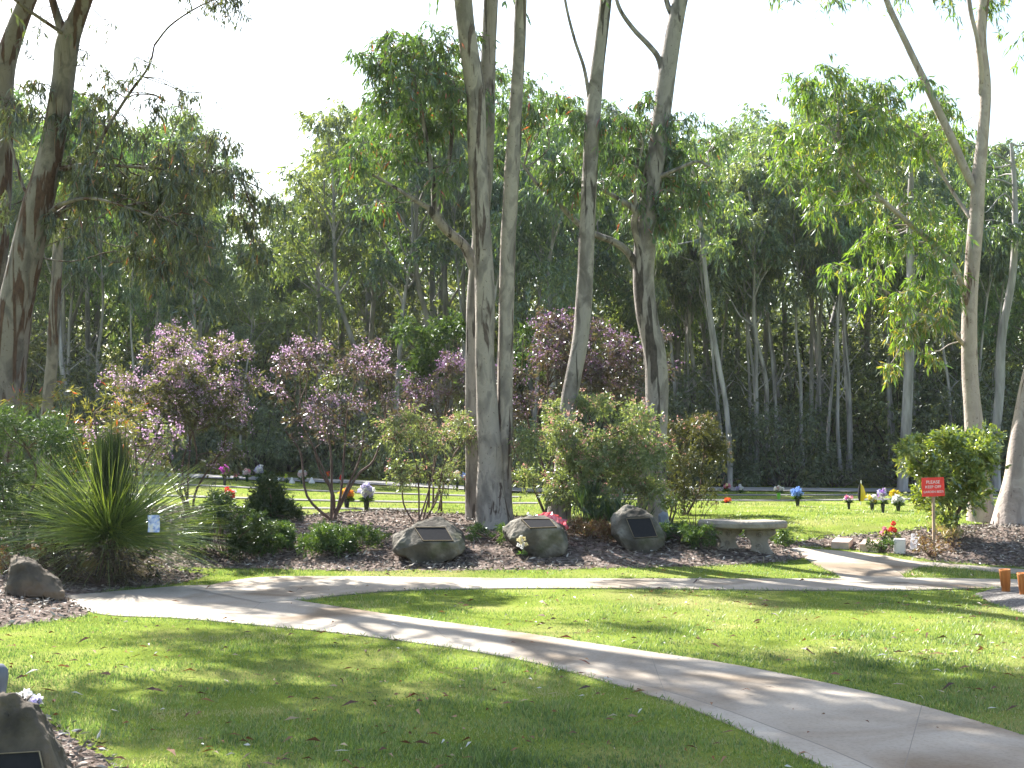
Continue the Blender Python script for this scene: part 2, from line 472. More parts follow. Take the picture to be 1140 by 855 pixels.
def thing(name, label, cat, loc, group=None, rz=0.0):
    o = bpy.data.objects.new(name, None)
    o.empty_display_size = 0.2
    o.location = loc
    o.rotation_euler = (0, 0, rz)
    COL.objects.link(o)
    return tag(o, label, cat, group)


def catmull(pts, per=5):
    A = np.asarray(pts, float)
    if len(A) < 3:
        t = np.linspace(0, 1, per + 1)[:, None]
        return A[0] * (1 - t) + A[-1] * t
    A = np.vstack([2 * A[0] - A[1], A, 2 * A[-1] - A[-2]])
    out = []
    for i in range(1, len(A) - 2):
        p0, p1, p2, p3 = A[i - 1:i + 3]
        for t in np.linspace(0, 1, per, endpoint=False):
            out.append(0.5 * (2 * p1 + (p2 - p0) * t + (2 * p0 - 5 * p1 + 4 * p2 - p3) * t * t + (3 * p1 - p0 - 3 * p2 + p3) * t ** 3))
    out.append(A[-2])
    return np.array(out)


def tube(mb, pts, rad, sides=8, m=0, lump=0.0, seed=0.0, cap=True):
    pts = np.asarray(pts, float); rad = np.maximum(np.asarray(rad, float), 0.0015)
    n = len(pts)
    tg = np.gradient(pts, axis=0)
    tg /= np.linalg.norm(tg, axis=1)[:, None] + 1e-9
    ov = pts[-1] - pts[0]
    ref = np.eye(3)[np.argmin(np.abs(ov))]
    a = np.cross(tg, ref); a /= np.linalg.norm(a, axis=1)[:, None] + 1e-9
    b = np.cross(tg, a)
    th = np.linspace(0, 2 * np.pi, sides, endpoint=False)
    R = rad[:, None] * np.ones(sides)
    if lump:
        for i in range(n):
            for j in range(sides):
                q = pts[i]
                R[i, j] *= 1 + lump * mnoise.noise(Vector((math.cos(th[j]) * 1.3 + seed, math.sin(th[j]) * 1.3 + seed * 2, q[2] * 1.6)))
    V = pts[:, None, :] + R[..., None] * (np.cos(th)[None, :, None] * a[:, None, :] + np.sin(th)[None, :, None] * b[:, None, :])
    i, j = np.meshgrid(np.arange(n - 1), np.arange(sides), indexing='ij')
    j2 = (j + 1) % sides
    Fq = np.stack([i * sides + j, i * sides + j2, (i + 1) * sides + j2, (i + 1) * sides + j], -1).reshape(-1, 4)
    mb.add(V.reshape(-1, 3), Fq, m=m, smooth=True)
    if cap:
        mb.add(np.vstack([V[-1], V[0]]), [list(range(sides))] , m=m)


def unit(v):
    return v / (np.linalg.norm(v, axis=-1, keepdims=True) + 1e-9)


def rand_unit(n):
    return unit(rng.normal(size=(n, 3)))


def leaves(mb, Pt, D, L, W, m=0, rnd=None, bend=0.12):
    n = len(Pt)
    side = unit(np.cross(D, rand_unit(n)))
    nrm = np.cross(D, side)
    L = np.broadcast_to(L, n)[:, None]; W = np.broadcast_to(W, n)[:, None]
    mid = Pt + D * L * 0.42 + nrm * L * 0.05
    tip = Pt + D * L + np.array([0, 0, -1.0]) * L * bend
    V = np.stack([Pt, mid + side * W / 2, tip, mid - side * W / 2], 1).reshape(-1, 3)
    Fq = np.arange(n * 4).reshape(n, 4)
    mb.add(V, Fq, rnd=rng.random(n) if rnd is None else rnd, m=m)


def sprays(mbl, mbt, c, r, twigs, per, ll, lw, droop=0.5, up=0.1, hang=0.6, m=0, flat=0.8, twig_r=0.004, rnd_shift=0.0, start=0.35):
    """a clump of drooping twigs with leaves hanging along them"""
    c = np.asarray(c, float)
    d = rand_unit(twigs); d[:, 2] = d[:, 2] * flat + up; d = unit(d)
    s = c + rand_unit(twigs) * (rng.random((twigs, 1)) ** 0.5) * r * 0.5
    Lt = r * rng.uniform(0.45, 1.0, (twigs, 1))
    g = np.array([0, 0, -1.0])
    t = rng.uniform(start, 1.0, (twigs, per, 1))
    pos = s[:, None] + d[:, None] * Lt[:, None] * t + g * droop * Lt[:, None] * t ** 2
    tan = unit(d[:, None] + 2 * g * droop * t)
    D = unit(tan * (1 - hang) + g * hang + rng.normal(size=pos.shape) * 0.45)
    pos = pos.reshape(-1, 3) + rng.normal(size=(twigs * per, 3)) * 0.012
    n = len(pos)
    rn = np.clip(rng.random(n) + rnd_shift, 0, 1)
    leaves(mbl, pos, D.reshape(-1, 3), ll * rng.uniform(0.6, 1.25, n), lw * rng.uniform(0.7, 1.2, n), m=m, rnd=rn)
    if mbt is not None:
        tt = np.linspace(0, 1, 4)[None, :, None]
        q = s[:, None] + d[:, None] * Lt[:, None] * tt + g * droop * Lt[:, None] * tt ** 2      # twigs x 4 x 3
        a = unit(np.cross(d, rand_unit(twigs))); b = np.cross(d, a)
        th = np.arange(3) * 2.0944
        ring = np.cos(th)[None, :, None] * a[:, None] + np.sin(th)[None, :, None] * b[:, None]     # twigs x 3 x 3
        rad = np.linspace(twig_r, twig_r * 0.4, 4)[None, :, None, None]
        V = (q[:, :, None] + rad * ring[:, None]).reshape(-1, 3)
        one = np.array([[i * 3 + j, i * 3 + (j + 1) % 3, (i + 1) * 3 + (j + 1) % 3, (i + 1) * 3 + j] for i in range(3) for j in range(3)])
        mbt.add(V, (np.arange(twigs)[:, None, None] * 12 + one).reshape(-1, 4), smooth=True)


def limb(mbt, a, b, ra, rb, sag=0.0, wob=0.05, sides=6, per=4):
    a = np.asarray(a, float); b = np.asarray(b, float)
    L = np.linalg.norm(b - a)
    m1 = a + (b - a) * 0.35 + rng.normal(size=3) * wob * L + np.array([0, 0, -sag * L])
    m2 = a + (b - a) * 0.7 + rng.normal(size=3) * wob * L + np.array([0, 0, -sag * L * 0.7])
    pts = catmull([a, m1, m2, b], per)
    tube(mbt, pts, np.linspace(ra, rb, len(pts)), sides=sides, cap=False)
    return pts


def box(mb, c, s, m=0, rz=0.0, rx=0.0, bev=0.0):
    bm = bmesh.new()
    bmesh.ops.create_cube(bm, size=1)
    for v in bm.verts:
        v.co = Vector((v.co.x * s[0], v.co.y * s[1], v.co.z * s[2]))
    if bev:
        bmesh.ops.bevel(bm, geom=bm.edges[:], offset=bev, segments=2, profile=0.5, affect='EDGES')
    add_bm(mb, bm, c, rz, rx, m)


def add_bm(mb, bm, c=(0, 0, 0), rz=0.0, rx=0.0, m=0, smooth=False):
    from mathutils import Matrix
    T = Matrix.Translation(Vector(c)) @ Matrix.Rotation(rz, 4, 'Z') @ Matrix.Rotation(rx, 4, 'X')
    bm.verts.index_update()
    V = np.array([T @ v.co for v in bm.verts])
    by = {}
    for f in bm.faces:
        by.setdefault(len(f.verts), []).append([v.index for v in f.verts])
    base = mb.n
    first = True
    for k, fs in by.items():
        if first:
            mb.add(V, np.array(fs), m=m, smooth=smooth); first = False
        else:
            mb.f.append(np.array(fs) + base); mb.r.append(np.full(len(fs), 0.5)); mb.m.append(np.full(len(fs), m, int)); mb.smooth.append(np.full(len(fs), smooth, bool))
    bm.free()


def lathe(mb, c, prof, sides=14, m=0):
    """prof: (radius, z) from bottom to top"""
    c = np.asarray(c, float)
    th = np.linspace(0, 2 * np.pi, sides, endpoint=False)
    V = np.array([[c[0] + r * math.cos(t), c[1] + r * math.sin(t), c[2] + z] for r, z in prof for t in th])
    n = len(prof)
    Fq = [[i * sides + j, i * sides + (j + 1) % sides, (i + 1) * sides + (j + 1) % sides, (i + 1) * sides + j] for i in range(n - 1) for j in range(sides)]
    mb.add(V, Fq, m=m, smooth=True)


# ------------------------------------------------------------------ the ground, paths and beds
def gp(pts):
    return [tuple(G(x, y, terrain)[:2]) for x, y in pts]


bed_main = gp([(190, 632), (300, 634), (440, 637), (600, 635), (780, 631), (860, 627), (908, 621), (884, 612), (862, 602), (810, 596), (770, 590), (735, 586), (690, 584), (640, 580),
               (590, 578), (540, 575), (500, 575), (440, 570), (400, 572), (350, 574), (310, 577), (270, 570), (215, 566), (150, 566), (60, 566), (-60, 570), (-60, 600)])
bed_left = gp([(-120, 706), (0, 699), (60, 692), (106, 684), (82, 664), (140, 656), (200, 650), (236, 640), (190, 632), (-60, 600), (-200, 605)])
bed_right = gp([(868, 612), (878, 604), (930, 598), (990, 593), (1060, 586), (1140, 582), (1230, 580), (1230, 634), (1140, 632), (1032, 624), (1000, 617), (930, 610), (900, 609)])
bed_corner = gp([(-150, 770), (0, 778), (45, 800), (85, 822), (120, 845), (135, 870), (135, 930), (-150, 930)])
bed_gravel = gp([(1083, 662), (1105, 656), (1150, 654), (1230, 656), (1230, 690), (1140, 684), (1105, 673)])
BEDS += [(bed_main, 0.13, 1.6), (bed_left, 0.12, 1.2), (bed_right, 0.10, 1.2), (bed_corner, 0.06, 0.5), (bed_gravel, 0.04, 0.25)]

# lawn: one sheet to the horizon, finer where the camera looks
xs = np.unique(np.concatenate([np.linspace(-600, -40, 15), np.linspace(-40, -14, 27), np.linspace(-14, 14, 113), np.linspace(14, 40, 27), np.linspace(40, 600, 15)]))
ys = np.unique(np.concatenate([np.linspace(-60, 3, 12), np.linspace(3, 34, 125), np.linspace(34, 80, 40), np.linspace(80, 1200, 20)]))
gx, gy = np.meshgrid(xs, ys, indexing='xy')
gz = terrain(gx.ravel(), gy.ravel())
mb = MB()
nx, ny = len(xs), len(ys)
i, j = np.meshgrid(np.arange(ny - 1), np.arange(nx - 1), indexing='ij')
mb.add(np.stack([gx.ravel(), gy.ravel(), gz], -1),
       np.stack([i * nx + j, i * nx + j + 1, (i + 1) * nx + j + 1, (i + 1) * nx + j], -1).reshape(-1, 4), smooth=True)
mb.build('lawn', M['lawn'], kind='structure')


def bed_mesh(name, poly, mh, ramp, mat, cell):
    P2 = np.array(poly)
    x0, y0 = P2.min(0) - cell; x1, y1 = P2.max(0) + cell
    X = np.arange(x0, x1 + cell, cell); Y = np.arange(y0, y1 + cell, cell)
    GX, GY = np.meshgrid(X, Y)
    sh = GX.shape
    d, near, ins = seg_dist(GX.ravel(), GY.ravel(), poly)
    keep = ins | (d < cell * 0.95)
    px = np.where(ins, GX.ravel(), near[:, 0]); py = np.where(ins, GY.ravel(), near[:, 1])
    dd = np.where(ins, d, 0)
    z = terrain(px, py) + np.where(ins, 0.012 + mh * sstep(0, ramp, dd), -0.01)
    z += np.where(dd > 0.15, 1, 0) * np.array([0.03 * mnoise.noise(Vector((a * 2.1, b * 2.1, 0))) for a, b in zip(px, py)])
    k = keep.reshape(sh)
    idx = np.arange(k.size).reshape(sh)
    ok = k[:-1, :-1] & k[1:, :-1] & k[:-1, 1:] & k[1:, 1:]
    insr = ins.reshape(sh)
    ok &= insr[:-1, :-1] | insr[1:, :-1] | insr[:-1, 1:] | insr[1:, 1:]
    Fq = np.stack([idx[:-1, :-1][ok], idx[:-1, 1:][ok], idx[1:, 1:][ok], idx[1:, :-1][ok]], -1)
    mb = MB()
    mb.add(np.stack([px, py, z], -1), Fq, smooth=True)
    mb.build(name, mat, kind='structure')


bed_mesh('mulch_ground', bed_main, 0.13, 1.6, M['mulch'], 0.16)
bed_mesh('mulch_ground', bed_left, 0.12, 1.2, M['mulch'], 0.16)
bed_mesh('mulch_ground', bed_right, 0.10, 1.2, M['mulch'], 0.14)
bed_mesh('mulch_ground', bed_corner, 0.06, 0.5, M['mulch'], 0.08)
bed_mesh('gravel_ground', bed_gravel, 0.04, 0.25, M['gravel'], 0.08)


def concrete_mat(border=False):
    m, N, L = new_mat('path_concrete')
    out = N.new('ShaderNodeOutputMaterial'); b = N.new('ShaderNodeBsdfPrincipled')
    b.inputs['Roughness'].default_value = 0.9; b.inputs['Specular IOR Level'].default_value = 0.25
    tc = N.new('ShaderNodeTexCoord')

    def nz(s, d=8, dis=0.0):
        n = N.new('ShaderNodeTexNoise'); n.inputs['Scale'].default_value = s; n.inputs['Detail'].default_value = d
        n.inputs['Distortion'].default_value = dis
        L.new(tc.outputs['Object'], n.inputs['Vector']); return n
    a = nz(1.6, 9, 0.4)
    r = ramp_node(N, [(0.3, (0.25, 0.213, 0.17)), (0.5, (0.31, 0.27, 0.22)), (0.7, (0.35, 0.312, 0.262))])
    L.new(a.outputs['Fac'], r.inputs[0])
    s = nz(45, 4)
    rs = ramp_node(N, [(0.3, (0.86, 0.84, 0.81)), (0.5, (1, 1, 1)), (0.72, (1.04, 1.03, 1.02))])
    L.new(s.outputs['Fac'], rs.inputs[0])
    m1 = N.new('ShaderNodeMix'); m1.data_type = 'RGBA'; m1.blend_type = 'MULTIPLY'; m1.inputs['Factor'].default_value = 1
    L.new(r.outputs[0], m1.inputs[6]); L.new(rs.outputs[0], m1.inputs[7])
    st = nz(0.8, 10, 1.2)
    rt = ramp_node(N, [(0.36, (1.10, 1.09, 1.07)), (0.48, (1, 1, 1)), (0.66, (0.66, 0.57, 0.47))])
    L.new(st.outputs['Fac'], rt.inputs[0])
    m2 = N.new('ShaderNodeMix'); m2.data_type = 'RGBA'; m2.blend_type = 'MULTIPLY'; m2.inputs['Factor'].default_value = 1
    L.new(m1.outputs[2], m2.inputs[6]); L.new(rt.outputs[0], m2.inputs[7])
    uv = N.new('ShaderNodeUVMap'); uv.uv_map = 'UVMap'
    sp = N.new('ShaderNodeSeparateXYZ'); L.new(uv.outputs[0], sp.inputs[0])
    mo = N.new('ShaderNodeMath'); mo.operation = 'PINGPONG'; mo.inputs[1].default_value = 1.2
    L.new(sp.outputs[0], mo.inputs[0])
    lt = N.new('ShaderNodeMath'); lt.operation = 'LESS_THAN'; lt.inputs[1].default_value = 0.004
    L.new(mo.outputs[0], lt.inputs[0])
    m3 = N.new('ShaderNodeMix'); m3.data_type = 'RGBA'
    L.new(lt.outputs[0], m3.inputs['Factor']); L.new(m2.outputs[2], m3.inputs[6]); m3.inputs[7].default_value = (0.20, 0.175, 0.145, 1)
    colr = m3.outputs[2]
    if border:          # a paler strip cast along one edge, with a joint beside it
        g1 = N.new('ShaderNodeMath'); g1.operation = 'GREATER_THAN'; g1.inputs[1].default_value = 0.76
        L.new(sp.outputs[1], g1.inputs[0])
        m4 = N.new('ShaderNodeMix'); m4.data_type = 'RGBA'; m4.blend_type = 'MULTIPLY'
        L.new(g1.outputs[0], m4.inputs['Factor']); L.new(colr, m4.inputs[6]); m4.inputs[7].default_value = (1.16, 1.18, 1.2, 1); m4.clamp_result = False
        g2 = N.new('ShaderNodeMath'); g2.operation = 'COMPARE'; g2.inputs[1].default_value = 0.76; g2.inputs[2].default_value = 0.004
        L.new(sp.outputs[1], g2.inputs[0])
        m5 = N.new('ShaderNodeMix'); m5.data_type = 'RGBA'
        L.new(g2.outputs[0], m5.inputs['Factor']); L.new(m4.outputs[2], m5.inputs[6]); m5.inputs[7].default_value = (0.20, 0.175, 0.145, 1)
        colr = m5.outputs[2]
    L.new(colr, b.inputs['Base Color'])
    bp = N.new('ShaderNodeBump'); bp.inputs['Strength'].default_value = 0.25; bp.inputs['Distance'].default_value = 0.004
    L.new(s.outputs['Fac'], bp.inputs['Height']); L.new(bp.outputs[0], b.inputs['Normal'])
    L.new(b.outputs[0], out.inputs[0])
    return m


M['path'] = concrete_mat()
M['path_edged'] = concrete_mat(True)
PATHS = []


def resample(pts, n):
    A = catmull(pts, 8)
    d = np.concatenate([[0], np.cumsum(np.linalg.norm(np.diff(A, axis=0), axis=1))])
    t = np.linspace(0, d[-1], n)
    return np.stack([np.interp(t, d, A[:, k]) for k in range(A.shape[1])], -1)


def path(name, ea, eb, lift, n=70, mat=None):
    A = np.array(gp(ea)); B = np.array(gp(eb))
    A = resample(A, n); B = resample(B, n)
    C = (A + B) / 2
    u = np.concatenate([[0], np.cumsum(np.linalg.norm(np.diff(C, axis=0), axis=1))])
    K = 9
    V, UV = [], []
    for k in range(K + 2):
        if k == 0:
            p = A; dz = -0.06
        elif k == K + 1:
            p = B; dz = -0.06
        else:
            s = (k - 1) / (K - 1)
            p = A * (1 - s) + B * s; dz = lift
        z = terrain(p[:, 0], p[:, 1]) + dz
        V.append(np.column_stack([p, z]))
        UV.append(np.column_stack([u, np.full(n, k / (K + 1))]))
    V = np.array(V).reshape(-1, 3); UV = np.array(UV).reshape(-1, 2)
    i, j = np.meshgrid(np.arange(K + 1), np.arange(n - 1), indexing='ij')
    Fq = np.stack([i * n + j, i * n + j + 1, (i + 1) * n + j + 1, (i + 1) * n + j], -1).reshape(-1, 4)
    mb = MB(); mb.add(V, Fq)
    o = mb.build(name, mat or M['path'], kind='structure')
    uvl = o.data.uv_layers.new(name='UVMap')
    uvl.data.foreach_set('uv', UV[Fq.ravel()].ravel().astype(np.float32))
    # make faces look up
    bm = bmesh.new(); bm.from_mesh(o.data); bmesh.ops.recalc_face_normals(bm, faces=bm.faces)
    up = sum(f.normal.z for f in bm.faces)
    if up < 0:
        bmesh.ops.reverse_faces(bm, faces=bm.faces)
    bm.to_mesh(o.data); bm.free()
    PATHS.append([tuple(p) for p in A] + [tuple(p) for p in B[::-1]])
    return o


path('path', [(70, 664), (150, 657), (235, 652), (300, 664), (350, 672), (450, 687), (560, 702), (680, 720), (800, 738), (900, 757), (1000, 780), (1070, 799), (1140, 820), (1260, 862), (1420, 930)],
     [(72, 667), (110, 684), (200, 689), (300, 698), (400, 708), (540, 728), (640, 750), (740, 780), (800, 802), (860, 829), (925, 858), (1000, 900), (1080, 960), (1180, 1050), (1330, 1230)], 0.008, n=110, mat=M['path_edged'])
path('path', [(215, 657), (255, 648), (300, 643), (400, 642.5), (600, 645), (800, 645), (900, 645), (1000, 644), (1140, 646), (1300, 648)],
     [(290, 672), (340, 668), (385, 663), (450, 658), (560, 656), (800, 657), (900, 658), (1000, 658), (1140, 655), (1300, 657)], 0.012)
path('path', [(862, 605), (890, 610), (930, 613), (980, 618), (1012, 624), (1050, 627), (1140, 634), (1260, 640)],
     [(866, 612), (896, 620), (925, 628), (965, 635), (1000, 640), (1035, 631), (1140, 640), (1260, 648)], 0.004)
path('path', [(905, 617), (930, 620), (970, 628), (1000, 638), (1012, 650)],
     [(896, 622), (905, 628), (915, 633), (930, 640), (945, 650)], 0.016, n=30)

# road along the far edge of the lawn, then the rows of concrete in the lawn
mb = MB()
X = np.linspace(-45, 45, 60)
V = np.concatenate([np.column_stack([X, np.full(60, y), terrain(X, np.full(60, y)) + 0.03]) for y in (30.2, 31.0, 32.4)])
i, j = np.meshgrid(np.arange(2), np.arange(59), indexing='ij')
mb.add(V, np.stack([i * 60 + j, i * 60 + j + 1, (i + 1) * 60 + j + 1, (i + 1) * 60 + j], -1).reshape(-1, 4))
mb.build('road', M['road'], kind='structure')

BEAMS = [(22.3, -14, -1.6, 'nearest pale concrete strip in the lawn behind the slim shrub'),
         (24.6, -16, 0.5, 'grey concrete strip crossing the lawn behind the left flower vases'),
         (26.4, 0.9, 16, 'grey concrete strip in the lawn behind the stone bench'),
         (27.3, -17, 0.2, 'concrete strip at the back left of the lawn near the road'),
         (28.6, 0.6, 17, 'concrete strip at the back right of the lawn near the road')]
BEAM_RECT = []
for Yb, xa, xb, lab in BEAMS:
    mb = MB()
    n = 40
    X = np.linspace(xa, xb, n)
    rows = [(-0.20, -0.05), (-0.20, 0.014), (-0.19, 0.02), (0.19, 0.02), (0.20, 0.014), (0.20, -0.05)]
    V = np.concatenate([np.column_stack([X, np.full(n, Yb + dy), terrain(X, np.full(n, Yb)) + dz]) for dy, dz in rows])
    i, j = np.meshgrid(np.arange(5), np.arange(n - 1), indexing='ij')
    mb.add(V, np.stack([i * n + j, i * n + j + 1, (i + 1) * n + j + 1, (i + 1) * n + j], -1).reshape(-1, 4))
    o = mb.build('concrete_strip', M['beam'])
    tag(o, lab, 'concrete strip', 'concrete strips in the cemetery lawn')
    BEAM_RECT.append([(xa, Yb - 0.25), (xb, Yb - 0.25), (xb, Yb + 0.25), (xa, Yb + 0.25)])


# ------------------------------------------------------------------ forest
def gum_tree_mesh(seed, H=12.0, crown0=0.42, width=2.0, clumps=13, leaf=0.20, nleaf=900, lean=0.0, tr=0.13):
    global rng
    keep = rng
    rng = np.random.default_rng(seed)
    T, Lm = MB(), MB()
    ks = np.linspace(0, 1, 7)
    pts = np.column_stack([np.cumsum(rng.normal(0, 0.12, 7)) + lean * ks ** 1.3, np.cumsum(rng.normal(0, 0.10, 7)), ks * H * 0.93])
    pts[0, :2] = 0
    pts[0, 2] = -0.3
    tr_p = catmull(pts, 4)
    rad = tr * (1 - 0.82 * np.linspace(0, 1, len(tr_p)))
    rad[:2] *= 1.25
    tube(T, tr_p, rad, sides=8, cap=False)
    for k in range(clumps):
        f = crown0 + (1 - crown0) * (k + 0.5) / clumps
        f2 = min(1.0, f + rng.uniform(-0.04, 0.04))
        at = tr_p[int(f2 * 0.86 * (len(tr_p) - 1))]
        prof = math.sin(math.pi * min(1, (0.16 + 0.8 * (f - crown0) / (1 - crown0)))) ** 0.7
        ang = k * 2.4 + rng.uniform(-0.5, 0.5)
        rr = width * prof * rng.uniform(0.35, 1.0)
        c = np.array([at[0] + math.cos(ang) * rr, at[1] + math.sin(ang) * rr, f2 * H * 0.95])
        limb(T, at, c, 0.045 * (1.3 - f2 * 0.6), 0.012, wob=0.06, sides=5, per=3)
        r = rng.uniform(0.75, 1.25) * width * 0.46
        tw = int(nleaf * rng.uniform(0.7, 1.2) / 12)
        sprays(Lm, None, c, r, tw, 12, leaf, leaf * 0.26, droop=0.45, up=0.15, hang=0.5)
    for k in range(3):      # dead lower branches
        at = tr_p[int(rng.uniform(0.2, 0.45) * (len(tr_p) - 1))]
        ang = rng.uniform(0, 6.28)
        L = rng.uniform(0.6, 1.6)
        limb(T, at, at + np.array([math.cos(ang) * L, math.sin(ang) * L, L * 0.8]), 0.03, 0.006, sides=4, per=3)
    rng = keep
    return T, Lm


def bush_mesh(seed, H, W, clumps, nleaf, leaf, mat_twig=True):
    global rng
    keep = rng
    rng = np.random.default_rng(seed)
    T, Lm = MB(), MB()
    for k in range(clumps):
        ang = k * 2.4; rr = W * 0.5 * math.sqrt(rng.random())
        z = H * rng.uniform(0.12, 0.85) * (1 - 0.35 * rr / (W * 0.5))
        c = np.array([math.cos(ang) * rr, math.sin(ang) * rr * 0.8, z])
        limb(T, (rng.normal() * 0.1, rng.normal() * 0.1, -0.1), c, 0.035, 0.01, sides=4, per=3)
        sprays(Lm, None, c, H * 0.27 * rng.uniform(0.7, 1.25), int(nleaf / clumps / 10), 10, leaf, leaf * 0.33, droop=0.3, up=0.2, hang=0.3)
    rng = keep
    return T, Lm


def make_tree(name, label, cat, group, T, Lm, bark, leafm):
    t = thing(name, label, cat, (0, 0, 0), group)
    T.build('trunk' if 'tree' in name else 'stem', bark, t)
    Lm.build('crown' if 'tree' in name else 'foliage', leafm, t)
    return t


def dup(root):
    r = root.copy(); COL.objects.link(r)
    for ch in root.children:
        c = ch.copy(); COL.objects.link(c); c.parent = r
    return r


FOREST_G = 'gum trees of the forest behind the lawn'
UNDER_G = 'undergrowth bushes along the forest edge'
FLAB = ['tall slim gum tree with drooping clumped leaves in the forest behind the lawn',
        'bare stemmed forest gum with a high narrow crown behind the lawn',
        'leaning slender forest gum with open crown among its neighbours']
protos = []
spec = [(11, 12, 0.52, 1.9, 12, 0.19, 800, 0.3, 0.13, 0), (12, 12, 0.42, 2.2, 14, 0.20, 800, -0.3, 0.16, 0), (13, 12, 0.64, 1.5, 10, 0.19, 750, 0.2, 0.12, 1),
        (14, 12, 0.6, 1.7, 11, 0.19, 750, -0.9, 0.11, 2), (15, 12, 0.55, 1.9, 13, 0.18, 800, 0.1, 0.14, 0), (16, 12, 0.66, 1.6, 10, 0.20, 750, 1.0, 0.10, 2),
        (17, 12, 0.62, 1.4, 10, 0.18, 800, -0.1, 0.10, 1)]
for s, H, c0, w, cl, lf, nl, ln, trr, li in spec:
    T, Lm = gum_tree_mesh(s, H, c0, w, cl, lf, nl, ln, trr)
    protos.append(make_tree('gum_tree', FLAB[li], 'tree', FOREST_G, T, Lm, M['bark_forest'], M['leaf_forest']))
bushes = []
for s, H, W, cl, nl, lf in [(31, 2.2, 3.0, 12, 4200, 0.12), (32, 3.2, 2.8, 14, 5000, 0.13), (33, 4.4, 3.0, 16, 6000, 0.14), (34, 1.5, 2.6, 9, 3200, 0.10)]:
    T, Lm = bush_mesh(s, H, W, cl, nl, lf)
    bushes.append(make_tree('undergrowth_bush', 'dense dark undergrowth bush filling the shade at the forest edge', 'bush', UNDER_G, T, Lm, M['bark_dark'], M['leaf_under']))

# skyline of the forest in the photograph: (pixel column, pixel row of the tops)
SKY = [(-400, 60), (0, 70), (60, 95), (130, 110), (215, 130), (245, 190), (300, 270), (330, 240), (360, 170), (400, 110), (450, 60), (530, 60), (600, 90), (700, 110), (780, 135),
       (850, 115), (900, 80), (960, 85), (1010, 95), (1060, 115), (1140, 130), (1500, 120)]
rr = random.Random(5)
used_t, used_b = set(), set()


def place(lst, used, k, x, y, s, sz=None):
    k %= len(lst)
    o = lst[k] if k not in used else dup(lst[k])
    used.add(k)
    o.location = (x, y, float(terrain(x, y)) - 0.05)
    o.scale = (s, s, sz or s)
    o.rotation_euler = (0, 0, rr.uniform(0, 6.28))
    return o


n_t = 0
for row, (Yr, step) in enumerate([(35.5, 2.7), (38.5, 2.1), (42, 2.0), (46, 2.2), (51, 2.5), (58, 3.0)]):
    half = Yr * 0.43 + 3
    x = -half - 2
    while x < half + 2:
        xx = x + rr.uniform(-0.9, 0.9); yy = Yr + rr.uniform(-1.5, 1.5)
        px = CX + xx / yy * F_PX
        top = np.interp(px, [a for a, _ in SKY], [b for _, b in SKY]) + rr.uniform(-8, 38) + (45 if row < 1 else 0)
        Hn = (HOR - top) / F_PX * yy + 1.25
        s = Hn / 12.0
        place(protos, used_t, n_t if n_t < 7 else rr.randrange(7), xx, yy, s * rr.uniform(0.92, 1.05), s)
        n_t += 1
        x += step
for k in range(40):        # slim bare stems along the front of the forest, most of them on the right
    px = rr.uniform(760, 1180) if k < 26 else rr.uniform(60, 760)
    yy = rr.uniform(34.0, 37.0)
    top = np.interp(px, [a for a, _ in SKY], [b for _, b in SKY]) + rr.uniform(25, 90)
    s = ((HOR - top) / F_PX * yy + 1.25) / 12.0
    place(protos, used_t, [2, 5, 6][k % 3], (px - CX) / F_PX * yy, yy, s * rr.uniform(0.55, 0.8), s)
n_b = 0
for Yr, step, sc in [(33.8, 1.7, 0.75), (35.5, 1.8, 1.0), (38, 2.0, 1.25), (43, 2.3, 1.5), (50, 2.6, 1.9), (55, 2.6, 2.3), (61, 2.6, 2.9), (66, 2.8, 3.1), (70, 2.4, 3.3), (74, 2.4, 3.5)]:
    half = Yr * 0.43 + 3
    x = -half - 1
    while x < half + 1:
        place(bushes, used_b, n_b if n_b < 4 else rr.randrange(4), x + rr.uniform(-0.6, 0.6), Yr + rr.uniform(-0.7, 0.7), sc * rr.uniform(0.75, 1.2))
        n_b += 1
        x += step


# ------------------------------------------------------------------ the gum trees in the garden
class Hero:
    def __init__(s, name, label, cat, base, bark, leafm, group=None):
        s.base = np.array(base, float)
        s.t = thing(name, label, cat, base, group)
        s.T, s.L = MB(), MB()
        s.bark, s.leafm = bark, leafm
        s.axis = []

    def stem(s, pts, sides=14, lump=0.10, per=6):
        """pts: (px, py, width in px, depth)"""
        A = []
        for p in pts:
            q = P(p[0], p[1], p[3])
            A.append((*q, p[2] / px_m(p[3]) / 2))
        C = catmull(A, per)
        tube(s.T, C[:, :3], C[:, 3], sides=sides, lump=lump, seed=random.random() * 9)
        s.axis.append(C)
        return C

    def root(s, x, y, w, Y, depth=0.25):
        pass

    def clump(s, px, py, rpx, Y, twigs=26, per=9, ll=0.14, lw=0.026, droop=0.6, hang=0.65, link=True, shift=0.0, lr=0.018, twig=True, up=0.1, main=False):
        c = np.array(P(px, py, Y)); r = rpx / px_m(Y)
        if link:
            allp = s.axis[0][:, :3] if main else np.concatenate([a[:, :3] for a in s.axis])
            d = np.linalg.norm((allp - c) * np.array([1, 1, 1.0]), axis=1) + np.where(allp[:, 2] > c[2] + 0.2, 0.6, 0)
            a = allp[np.argmin(d)]
            if np.linalg.norm(a - c) > 0.05:
                limb(s.T, a, c, min(lr, 0.4 * np.linalg.norm(a - c)), 0.006, sag=-0.05, wob=0.07, sides=5, per=3)
        sprays(s.L, s.T if twig else None, c, r, twigs, per, ll, lw, droop=droop, hang=hang, up=up, rnd_shift=shift)

    def done(s):
        s.T.build('trunk', s.bark, s.t, origin=s.base)
        s.L.build('crown', s.leafm, s.t, origin=s.base)


